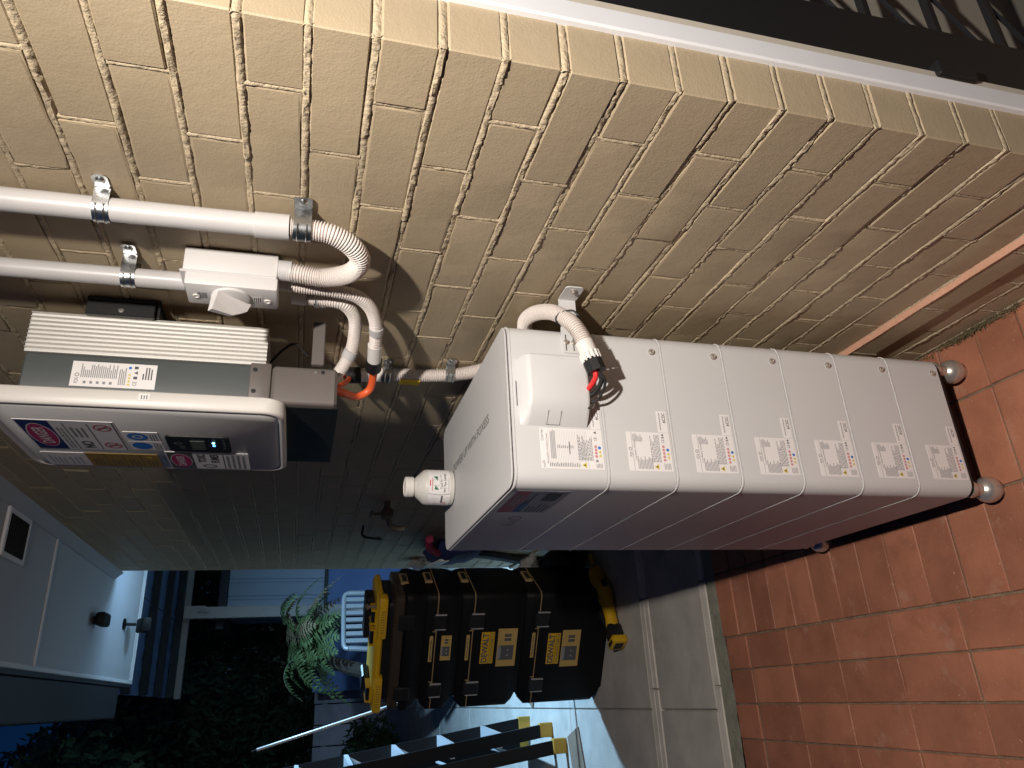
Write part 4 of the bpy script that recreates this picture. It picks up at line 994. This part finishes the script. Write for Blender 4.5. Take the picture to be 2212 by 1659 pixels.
m = MB(); m.box(TW + 0.0062, TW + 0.0075, 0.150, 0.225, 0.084, 0.106); m.build('catch_recess', BLACKP, sl)
# yellow charger / radio on top
ra = thing('work_radio', (TF.x, TF.y, 1.1425), 'yellow and black jobsite radio on top of the tool box stack', 'radio', None, TR)
m = MB(); P = rrect(0.05, TW - 0.05, 0.03, TD - 0.03, 0.03, 4); m.loft([[(a, b, 0.0) for a, b in P], [(a, b, 0.045) for a, b in P]]); m.build('base', BLACKP, ra)
m = MB(); P = rrect(0.02, TW - 0.02, 0.006, TD - 0.01, 0.05, 5); Pi = rrect(0.035, TW - 0.035, 0.016, TD - 0.02, 0.045, 5)
m.loft([[(a, b, 0.042) for a, b in Pi], [(a, b, 0.050) for a, b in P], [(a, b, 0.068) for a, b in P], [(a, b, 0.080) for a, b in Pi]]); ff = m.build('bumper_frame', TYEL, ra, smooth=True, ang=30)
for (u0, u1) in ((0.012, 0.20), (0.40, TW - 0.012)):
    m = MB(); m.box(u0, u1, -0.012, 0.06, 0.028, 0.072, bev=0.012, seg=2); eb = m.build('corner_bumper', TYEL, ra, smooth=True)
    for k in range(9):
        uu = u0 + 0.035 + 0.0135 * k
        m = MB(); m.box(uu, uu + 0.005, -0.0130, -0.0119, 0.040, 0.060); m.build('vent_slot', ORANP, eb)
for (u0, u1) in ((0.06, 0.13), (0.36, 0.43), (0.47, 0.53)):
    m = MB(); m.box(u0, u1, 0.03, 0.10, 0.0802, 0.1015, bev=0.003); m.build('socket_block', BLACKP, ra)
    m = MB(); m.box(u0 - 0.008, u0 - 0.0003, 0.026, 0.104, 0.0802, 0.105); m.box(u1 + 0.0003, u1 + 0.008, 0.026, 0.104, 0.0802, 0.105); m.box(u0 - 0.008, u1 + 0.008, 0.020, 0.0298, 0.078, 0.086); m.build('socket_frame', TYEL, ra)
m = MB(); m.box(0.34, 0.55, 0.12, 0.24, 0.0803, 0.126, bev=0.008); m.build('speaker_block', BLACKP, ra)
m = MB(); m.box(0.05, 0.14, 0.12, 0.24, 0.0803, 0.118, bev=0.008); m.build('speaker_block', BLACKP, ra)
m = MB(); m.tube([(0.545, 0.05, 0.08), (0.545, 0.05, 0.118)], 0.007, 8); m.tube([(0.535, 0.05, 0.118), (0.556, 0.05, 0.13)], 0.009, 8); m.build('clip', BRONZE, ra)

# cordless saw lying in front of the tool boxes
sw = thing('cordless_saw', (-0.38, 3.72, 0.0), 'yellow and black cordless saw lying on the concrete before the tool boxes', 'power tool')
def ell(c, e1, e2, a, b, n=12): return [Vector(c) + Vector(e1) * (a * math.cos(2 * math.pi * k / n)) + Vector(e2) * (b * math.sin(2 * math.pi * k / n)) for k in range(n)]
ax = Vector((-0.80, -0.42, 0)).normalized(); sd = Vector((ax.y, -ax.x, 0)); up = Vector((0, 0, 1))
p0 = Vector((-0.185, 3.80, 0.045))
m = MB(); m.loft([ell(p0 + ax * d + sd * o_, sd, up, w, h_) for d, o_, w, h_ in ((0.0, 0, 0.034, 0.034), (0.02, 0, 0.044, 0.044), (0.09, 0.0, 0.048, 0.046), (0.12, -0.012, 0.062, 0.046), (0.17, -0.022, 0.066, 0.046), (0.20, -0.022, 0.046, 0.042), (0.25, -0.022, 0.030, 0.034), (0.31, -0.018, 0.028, 0.032), (0.345, -0.006, 0.032, 0.034), (0.36, 0.0, 0.036, 0.036))]); m.build('housing', TYEL, sw, smooth=True, ang=50)
m = MB(); m.tube(smooth_path([p0 + ax * 0.12 + sd * 0.035 + up * 0.02, p0 + ax * 0.19 + sd * 0.044 + up * 0.02, p0 + ax * 0.28 + sd * 0.040 + up * 0.012, p0 + ax * 0.35 + sd * 0.018], 0.01), 0.020, 10); m.build('grip', BLACKR, sw, smooth=True)
m = MB(); m.lathe([(0.026, 0), (0.026, 0.02), (0.018, 0.022), (0.0, 0.022)], p0 + ax * 0.145 - sd * 0.075 + up * 0.0, 16); m.build('motor_cap', BLACKP, sw, smooth=True)
m = MB(); m.T = Matrix.Translation(p0 + ax * 0.40 + up * 0.0) @ Matrix.Rotation(math.atan2(ax.y, ax.x), 4, 'Z')
m.box(-0.05, 0.02, -0.036, 0.036, -0.036, 0.036, bev=0.012, seg=2); m.build('battery_shoe', BLACKP, sw, smooth=True)
m = MB(); m.T = Matrix.Translation(p0 + ax * 0.44) @ Matrix.Rotation(math.atan2(ax.y, ax.x), 4, 'Z')
m.box(-0.018, 0.022, -0.04, 0.045, -0.042, 0.038, bev=0.010, seg=2); bt = m.build('battery_pack', TYEL, sw, smooth=True)
m = MB(); m.T = Matrix.Translation(p0 + ax * 0.44) @ Matrix.Rotation(math.atan2(ax.y, ax.x), 4, 'Z'); m.box(0.0222, 0.024, -0.022, 0.028, -0.022, 0.022, bev=0.0008); m.box(0.0, 0.02, -0.02, 0.03, 0.0382, 0.040, bev=0.0008); m.build('pack_inlay', BLACKP, bt)
m = MB(); m.tube([p0 + ax * 0.155 + sd * 0.055 + up * 0.03 + (up * math.cos(a) + ax * math.sin(a)) * 0.018 for a in [2 * math.pi * k / 14 for k in range(15)]], 0.004, 6); m.build('hang_ring', STEEL, sw)
m = MB(); m.tube([p0 - ax * 0.02, p0 - ax * 0.10], [0.016, 0.010], 10); m.build('nose', TYEL, sw, smooth=True)

# ================================================================== step ladder, pole
la = thing('step_ladder', (-1.0, 5.1, 0), 'black fibreglass step ladder with pale treads and yellow feet', 'ladder')
def rail(p0, p1, w, t, name, mat=LADB, tread=None):
    p0, p1 = Vector(p0), Vector(p1); ax = (p1 - p0).normalized(); e1 = Vector((1, 0, 0)); e1 = (e1 - ax * e1.dot(ax)).normalized(); e2 = ax.cross(e1)
    m = MB(); pr_ = [(-w / 2, -t / 2), (w / 2, -t / 2), (w / 2, t / 2), (-w / 2, t / 2)]
    m.loft([[p0 + e1 * a + e2 * b for a, b in pr_], [p1 + e1 * a + e2 * b for a, b in pr_]]); return m.build(name, mat, la)
B0, B1 = Vector((-1.005, 4.87, 0.03)), Vector((-1.005 - 0.123 * 1.9, 4.80, 1.93))
A0, A1 = Vector((-0.975, 5.36, 0.03)), Vector((-0.975 - 0.123 * 1.9, 5.27, 1.93))
C0, C1 = Vector((-1.085, 4.62, 0.03)), Vector((-1.085 - 0.135 * 1.9, 4.86, 1.93))
D0, D1 = Vector((-1.085, 5.42, 0.03)), Vector((-1.085 - 0.135 * 1.9, 5.20, 1.93))
for a, b in ((A0, A1), (B0, B1), (C0, C1), (D0, D1)):
    rail(a, b, 0.075, 0.028, 'side_rail')
    ax = (b - a).normalized(); m = MB(); m.T = Matrix.Translation(a - Vector((0, 0, 0.0)))
    m.box(-0.042, 0.042, -0.018, 0.018, -0.03, 0.055, bev=0.004); m.build('boot', BOOT, la)
for k in range(6):
    t = 0.17 + 0.158 * k
    a, b = A0.lerp(A1, t), B0.lerp(B1, t)
    m = MB(); m.loft([[p + Vector((-0.045, s_ * 0.012, -0.022)) for p in (a,)] + [a + Vector((0.04, 0, -0.022)), a + Vector((0.04, 0, 0.004)), a + Vector((-0.045, 0, 0.004))] for s_ in (0,)] + [[b + Vector((-0.045, 0, -0.022)), b + Vector((0.04, 0, -0.022)), b + Vector((0.04, 0, 0.004)), b + Vector((-0.045, 0, 0.004))]]); tr_ = m.build('tread', LADW, la)
    for (q, s_) in ((a, -1), (b, 1)):
        m = MB(); m.add([q + Vector((0.03, s_ * 0.016, -0.022)), q + Vector((-0.02, s_ * 0.016, -0.12)), q + Vector((-0.03, s_ * 0.016, -0.022)), q + Vector((0.03, s_ * 0.020, -0.022)), q + Vector((-0.02, s_ * 0.020, -0.12)), q + Vector((-0.03, s_ * 0.020, -0.022))], ((0, 1, 2), (5, 4, 3), (0, 3, 4, 1), (1, 4, 5, 2), (2, 5, 3, 0))); m.build('knee_brace', LADW, tr_)
for k in range(4):
    t = 0.13 + 0.2 * k
    m = MB(); m.tube([C0.lerp(C1, t), D0.lerp(D1, t)], 0.010, 8); m.build('rear_brace', LADW, la)
wp = thing('extension_pole', (-0.62, 4.42, 0.0), 'thin white pole leaning up behind the tool boxes', 'pole')
m = MB(); m.tube([(-0.545, 4.44, 0.005), (-1.005, 4.90, 1.77)], 0.0085, 10); m.build('shaft', PVCW, wp, smooth=True)
m = MB(); m.tube([(-1.005, 4.90, 1.77), (-1.013, 4.908, 1.80)], 0.0055, 8); m.build('tip', BLACKP, wp)
# cardboard offcuts by the ladder feet
for (c, s_, a, lb) in (((-1.16, 4.42, 0.0), (0.16, 0.10), 0.3, 'sheet of brown cardboard flat on the ground by the ladder feet'), ((-0.80, 5.30, 0.0), (0.05, 0.09), -0.5, 'small scrap of brown card behind the ladder feet')):
    m = MB(); m.T = Matrix.Translation(c) @ Matrix.Rotation(a, 4, 'Z'); m.box(-s_[0], s_[0], -s_[1], s_[1], 0.0035, 0.0085); o = m.build('cardboard', CARD, loc=c); tag(o, lb, 'cardboard')

# ================================================================== small things along the wall
tp = thing('wall_tap', (-0.02, 3.1, 1.24), 'dark garden tap on the shadowed wall behind the inverter', 'tap')
m = MB(); m.cyl((-0.001, 3.10, 1.25), (-0.06, 3.10, 1.25), 0.014, 12); m.box(-0.075, -0.035, 3.07, 3.13, 1.225, 1.275, bev=0.008); m.build('body', BRONZE, tp, smooth=True)
m = MB(); m.tube(smooth_path([(-0.06, 3.10, 1.24), (-0.09, 3.14, 1.235), (-0.10, 3.17, 1.20), (-0.10, 3.175, 1.165)], 0.01), 0.011, 10); m.build('spout', BRONZE, tp, smooth=True)
m = MB(); m.cyl((-0.055, 3.10, 1.275), (-0.055, 3.10, 1.315), 0.006, 8); m.box(-0.06, -0.05, 3.06, 3.14, 1.312, 1.322, bev=0.003); m.build('handle', BRONZE, tp)
hk = thing('hose_hook', (-0.02, 3.64, 1.25), 'dark bent hook on the wall beyond the tap', 'hook')
m = MB(); m.tube(smooth_path([(-0.001, 3.58, 1.31), (-0.05, 3.58, 1.31), (-0.06, 3.60, 1.24), (-0.05, 3.68, 1.21), (-0.03, 3.73, 1.22)], 0.01), 0.006, 8); m.build('rod', BLACK_AL, hk, smooth=True)
bgx = thing('hanging_bag', (-0.06, 3.95, 0.70), 'navy bag with white and red panels hanging on the wall behind the battery stack', 'bag')
def blob(c, r, n, jit, seed, mat, nm, parent):
    rr = random.Random(seed); bm = bmesh.new(); bmesh.ops.create_icosphere(bm, subdivisions=n, radius=1)
    m = MB(); vs = []
    for v in bm.verts:
        p = v.co; k = 1 + jit * noise.noise(p * 2.3 + Vector((seed, 0, 0))) + jit * 0.5 * noise.noise(p * 6 + Vector((seed, 4, 0)))
        vs.append((c[0] + p.x * r[0] * k, c[1] + p.y * r[1] * k, c[2] + p.z * r[2] * k))
    bm.verts.index_update(); m.add(vs, [tuple(v.index for v in f.verts) for f in bm.faces]); bm.free()
    return m.build(nm, mat, parent, smooth=True, ang=80)
blob((-0.055, 3.98, 0.80), (0.05, 0.26, 0.15), 3, 0.35, 1, NAVYC, 'body', bgx)
m = MB(); m.T = Matrix.Translation((-0.108, 4.02, 0.872)) @ Matrix.Rotation(RAD(12), 4, 'X'); m.box(-0.006, 0.006, -0.10, 0.08, -0.03, 0.028, bev=0.005); m.build('white_panel', LABEL, bgx)
m = MB(); m.tube(smooth_path([(-0.06, 3.60, 0.985), (-0.08, 3.72, 0.965), (-0.085, 3.85, 0.90)], 0.01), 0.020, 8); m.build('red_strap', REDC, bgx, smooth=True)
m = MB(); m.tube(smooth_path([(-0.03, 4.12, 0.74), (-0.02, 4.2, 0.62), (-0.02, 4.3, 0.45), (-0.03, 4.36, 0.3), (-0.04, 4.38, 0.05)], 0.02), 0.03, 8); m.build('black_strap', BLACKR, bgx, smooth=True)
bk = thing('black_bag', (-0.12, 4.05, 0.0), 'slumped black bag between the wall and the tool boxes', 'bag')
blob((-0.105, 4.10, 0.12), (0.095, 0.17, 0.13), 3, 0.25, 5, BLACKR, 'body', bk)
blob((-0.10, 4.16, 0.30), (0.05, 0.07, 0.055), 3, 0.7, 9, GREYC, 'wadded_rag', bk)
rg = thing('grey_rag', (-0.06, 4.42, 0.86), 'crumpled grey rag on the wall above the tool boxes', 'rag'); blob((-0.03, 4.50, 0.90), (0.03, 0.07, 0.06), 3, 0.7, 12, GREYC, 'cloth', rg)

# security devices under the eave
sc = thing('security_camera', (-0.30, 4.62, 2.6), 'black box security camera under the eave', 'camera')
m = MB(); m.box(-0.335, -0.265, 4.52, 4.66, 2.580, 2.632, bev=0.014, seg=2); m.build('housing', TBLACK, sc, smooth=True)
m = MB(); m.cyl((-0.30, 4.60, 2.630), (-0.30, 4.60, 2.6535), 0.022, 14); m.build('mount', TBLACK, sc)
sc = thing('sensor_light', (-0.25, 5.4, 2.55), 'black sensor light on a short stalk at the eave end', 'light')
m = MB(); m.cyl((-0.25, 5.36, 2.644), (-0.25, 5.36, 2.6535), 0.035, 16); m.build('mount', TBLACK, sc)
m = MB(); m.tube([(-0.25, 5.36, 2.645), (-0.25, 5.40, 2.59)], 0.010, 10); m.build('stalk', TBLACK, sc)
m = MB(); m.T = Matrix.Translation((-0.25, 5.46, 2.555)) @ Matrix.Rotation(RAD(25), 4, 'X'); m.box(-0.045, 0.045, -0.07, 0.06, -0.03, 0.03, bev=0.012, seg=2); m.build('head', TBLACK, sc, smooth=True)

# ================================================================== back yard
def leaf_cloud(m, c, r, n, size, seed, shell=0.35):
    rr = random.Random(seed)
    for _ in range(n):
        while True:
            p = Vector((rr.uniform(-1, 1), rr.uniform(-1, 1), rr.uniform(-1, 1)))
            if p.length <= 1 and (p.length > shell or rr.random() < 0.3): break
        k = 0.75 + 0.5 * noise.noise(p * 2.1 + Vector((seed, seed, 0)))
        q = Vector((c[0] + p.x * r[0] * k, c[1] + p.y * r[1] * k, c[2] + p.z * r[2] * k))
        a = Vector((rr.gauss(0, 1), rr.gauss(0, 1), rr.gauss(0, 1))).normalized(); b = a.orthogonal().normalized()
        s_ = size * rr.uniform(0.6, 1.4)
        m.add((q - a * s_, q - b * s_ * 0.4, q + a * s_, q + b * s_ * 0.4), ((0, 1, 2, 3),))
def tree(name, base, h, crown, n, size, label, seed, mat=LEAFD):
    t = thing(name, base, label, 'tree'); b = Vector(base); rr = random.Random(seed)
    m = MB(); top = b + Vector((rr.uniform(-.3, .3), rr.uniform(-.3, .3), h))
    m.tube([b, b.lerp(top, 0.5) + Vector((0.1, 0, 0)), top], [0.14, 0.10, 0.05], 10)
    for k in range(7):
        s_ = b.lerp(top, rr.uniform(0.35, 0.95)); a = rr.uniform(0, 6.28)
        m.tube([s_, s_ + Vector((math.cos(a) * crown[0] * 0.5, math.sin(a) * crown[1] * 0.5, rr.uniform(0.3, 0.9)))], [0.045, 0.015], 6)
    m.build('trunk', BARK, t)
    m = MB(); c = top + Vector((0, 0, crown[2] * 0.25))
    leaf_cloud(m, c, crown, n, size, seed)
    for k in range(5):
        a = rr.uniform(0, 6.28); leaf_cloud(m, c + Vector((math.cos(a) * crown[0] * 0.6, math.sin(a) * crown[1] * 0.6, rr.uniform(-0.6, 0.4) * crown[2])), [q * 0.5 for q in crown], n // 6, size, seed + k + 1)
    m.build('crown', mat, t)
tree('garden_tree', (-2.3, 8.8, -0.05), 3.4, (1.75, 1.6, 1.7), 9000, 0.075, 'dark leafy tree left of the ladder', 21)
tree('garden_tree', (-1.9, 12.4, -0.05), 3.0, (1.8, 1.6, 1.9), 5200, 0.085, 'dark leafy tree standing against the far fence', 33)
tree('garden_tree', (-0.9, 16.4, -0.05), 3.6, (2.4, 1.6, 2.2), 5200, 0.10, 'tall dark tree rising behind the far fence', 45)
tree('garden_tree', (2.2, 17.0, -0.05), 3.6, (2.4, 1.6, 2.2), 4500, 0.10, 'tall dark tree beyond the blue shed', 57)
hg = thing('hedge', (-1.0, 15.6, -0.05), 'added dark hedge hiding the bright horizon above the far fence', 'hedge')  # hedge put in to block the bright horizon sky
m = MB()
for k in range(9): leaf_cloud(m, (-4.6 + 0.9 * k, 15.6, 1.7 + 0.25 * math.sin(k * 2.1)), (0.9, 0.6, 1.9), 1500, 0.10, 300 + k, 0.1)
m.build('foliage', LEAFD, hg)
m = MB()
for k in range(12): m.tube([(-4.8 + 0.65 * k, 15.7, -0.05), (-4.7 + 0.65 * k, 15.65, 2.6)], [0.05, 0.02], 6)
m.build('stem', BARK, hg)
# tree fern in the middle of the yard
tf = thing('tree_fern', (-0.18, 7.4, -0.02), 'green tree fern with drooping fronds behind the tool box stack', 'tree')
m = MB(); m.tube([(-0.62, 7.55, 0.0), (-0.56, 7.52, 0.8), (-0.42, 7.45, 1.30), (-0.25, 7.40, 1.42)], [0.075, 0.07, 0.06, 0.05], 10); m.build('trunk', BARK, tf)
rr = random.Random(3)
for k in range(44):
    a = 2 * math.pi * k / 44 * 3 + rr.uniform(-.2, .2); L_ = rr.uniform(0.34, 0.66); el = rr.uniform(0.1, 1.5)
    d = Vector((math.cos(a), math.sin(a), 0)); base = Vector((-0.24, 7.40, 1.44)) + d * 0.03
    mat = LEAFB if rr.random() < 0.30 else LEAFF
    pts = []
    for j in range(19):
        t = j / 18; pts.append(base + d * (L_ * t * (1 - 0.18 * el)) + Vector((0, 0, L_ * (1.15 * el * t - (0.75 + 0.45 * el) * t * t))))
    m = MB(); m.tube(pts, [0.006 * (1 - 0.8 * j / 18) for j in range(19)], 5)
    for j in range(1, 18):
        tdir = (pts[j + 1] - pts[j - 1]).normalized(); sd_ = tdir.cross(Vector((0, 0, 1)))
        sd_ = sd_.normalized() if sd_.length > 1e-4 else Vector((1, 0, 0)); ll = 0.13 * math.sin(math.pi * (0.14 + 0.82 * j / 18)) * rr.uniform(0.75, 1.2)
        for s_ in (-1, 1):
            p = pts[j]; e = p + sd_ * s_ * ll + tdir * ll * 0.35 + Vector((0, 0, -rr.uniform(0.1, 0.5) * ll)); w_ = tdir * 0.013
            mid = p.lerp(e, 0.5) + Vector((0, 0, 0.01))
            m.add((p - w_ * 0.6, mid - w_, e, mid + w_, p + w_ * 0.6), ((0, 1, 2, 3, 4),))
    m.build('frond', mat, tf)
# blue ribbed shed
sh = thing('garden_shed', (2.0, 11.5, 0), 'blue ribbed steel shed behind the wall end', 'shed')
m = MB(); poly = []; x = 0.42
while x < 3.6:
    poly += [(x, 11.0), (x + 0.17, 11.0), (x + 0.185, 11.022), (x + 0.215, 11.022)]; x += 0.23
poly += [(3.65, 11.0), (3.65, 12.5), (0.42, 12.5)]
m.prism(poly, 1.24, 2.52); m.build('wall', SHED, sh)
m = MB(); m.box(0.40, 3.67, 11.02, 12.5, 0.0, 1.235); m.build('lower_wall', BLUEW, sh)
m = MB(); m.box(0.38, 3.70, 10.94, 11.02, 1.205, 1.25); m.build('rail', BLACK_AL, sh)
m = MB(); m.box(0.2, 3.9, 10.8, 12.7, 2.53, 2.62); m.build('roof', FASCIA, sh)
# pergola post
pg = thing('pergola_post', (0.30, 9.6, 0), 'pale painted pergola post standing between shed and fern', 'post')
m = MB(); m.box(0.205, 0.335, 9.5, 9.62, -0.05, 2.73, bev=0.006); m.build('post', POST, pg)
m = MB(); m.box(0.20, 0.34, 9.44, 9.4985, 2.62, 2.85, bev=0.004); m.tube([(0.27, 9.43, 2.7), (0.27, 9.40, 2.62), (0.27, 9.42, 2.56)], 0.012, 8); m.build('bracket', POST, pg)
# patio roof of bluish sheets on dark battens
pt = thing('patio_roof', (1.0, 8.5, 2.9), 'dark blue patio roof sheets beyond the eave', 'roof')
for k in range(5):
    x0 = -0.62 + 0.86 * k
    m = MB(); poly = []
    for q in range(9): poly.append((x0 + 0.85 * q / 8, 3.0 + (0.012 if q % 2 else 0.0)))
    poly += [(p[0], p[1] + 0.004) for p in poly[::-1]]
    m.prism(poly, 6.4, 10.1, lambda a, b, c: (a, c, b)); m.build('roof_sheet', ROOFP, pt)
for k in range(5):
    y = 6.5 + 0.85 * k
    m = MB(); m.box(-0.62, 3.7, y, y + 0.07, 2.93, 2.998); m.build('batten', BLACK_AL, pt)
m = MB(); m.box(-0.64, 3.7, 10.0, 10.08, 2.86, 2.928); m.build('beam', POST, pt)
# far fence of wide boards
fe = thing('board_fence', (-1.5, 14.2, 0), 'grey wide-board fence across the end of the yard', 'fence')
for k in range(20):
    x0 = -4.4 + 0.33 * k
    m = MB(); m.box(x0, x0 + 0.312, 14.18 + 0.012 * (k % 2), 14.215 + 0.012 * (k % 2), -0.05, 1.22 + random.uniform(-.01, .01), bev=0.004); m.build('board', FENCE, fe)
for zz_ in (0.3, 1.0):
    m = MB(); m.box(-4.4, 2.2, 14.236, 14.29, zz_, zz_ + 0.08); m.build('fence_rail', FENCE, fe)
bw = MB(); bw.box(-0.60, 2.2, 12.9, 13.05, -0.05, 1.30); tag(bw.build('garden_wall', BLUEW, loc=(0.5, 13, 0)), 'low blue rendered garden wall behind the fern', 'wall')
# white outdoor chair
ch = thing('garden_chair', (0.05, 6.6, 0), 'white slatted plastic chair behind the tool box stack', 'chair')
T0 = Matrix.Translation((-0.03, 6.45, 0)) @ Matrix.Rotation(RAD(25), 4, 'Z')
def cm(): q = MB(); q.T = T0; return q
for (a, b) in ((-0.24, -0.22), (0.24, -0.22), (-0.22, 0.24), (0.22, 0.24)):
    m = cm(); m.tube([(a * 1.08, b * 1.08, 0.0), (a, b, 0.42)], [0.022, 0.026], 8); m.build('leg', CHAIRW, ch, smooth=True)
m = cm(); m.box(-0.25, 0.25, -0.25, 0.25, 0.42, 0.445, bev=0.01); m.build('seat', CHAIRW, ch)
for k in range(7):
    xx = -0.195 + 0.065 * k
    m = cm(); m.box(xx - 0.018, xx + 0.018, 0.235, 0.255, 0.45, 1.19); m.build('back_slat', CHAIRW, ch)
m = cm(); m.tube(smooth_path([(-0.262, 0.245, 1.17), (-0.235, 0.25, 1.205), (0, 0.255, 1.21), (0.235, 0.25, 1.205), (0.262, 0.245, 1.17)], 0.03), 0.020, 8); m.build('back_rail', CHAIRW, ch, smooth=True)
for s_ in (-1, 1):
    m = cm(); m.tube(smooth_path([(0.26 * s_, 0.245, 1.17), (0.275 * s_, 0.24, 0.78), (0.28 * s_, -0.05, 0.66), (0.27 * s_, -0.24, 0.63), (0.25 * s_, -0.25, 0.44)], 0.03), 0.022, 8); m.build('arm', CHAIRW, ch, smooth=True)
# low planting against the fence
for k, (x, y_, r, lb) in enumerate(((-1.55, 10.6, 0.75, 'dark bush behind the leaning white pole'), (-2.6, 11.6, 0.9, 'dark bush left of the leaning pole by the fence'))):
    t = thing('garden_bush', (x, y_, -0.05), lb, 'bush')
    m = MB()
    for q in range(6): m.tube([(x, y_, -0.05), (x + random.uniform(-.3, .3), y_ + random.uniform(-.3, .3), r * 0.9)], [0.02, 0.006], 5)
    m.build('stem', BARK, t)
    m = MB(); leaf_cloud(m, (x, y_, r * 0.75), (r, r, r * 0.85), 3000, 0.05, 70 + k, 0.2); m.build('foliage', LEAFD, t)
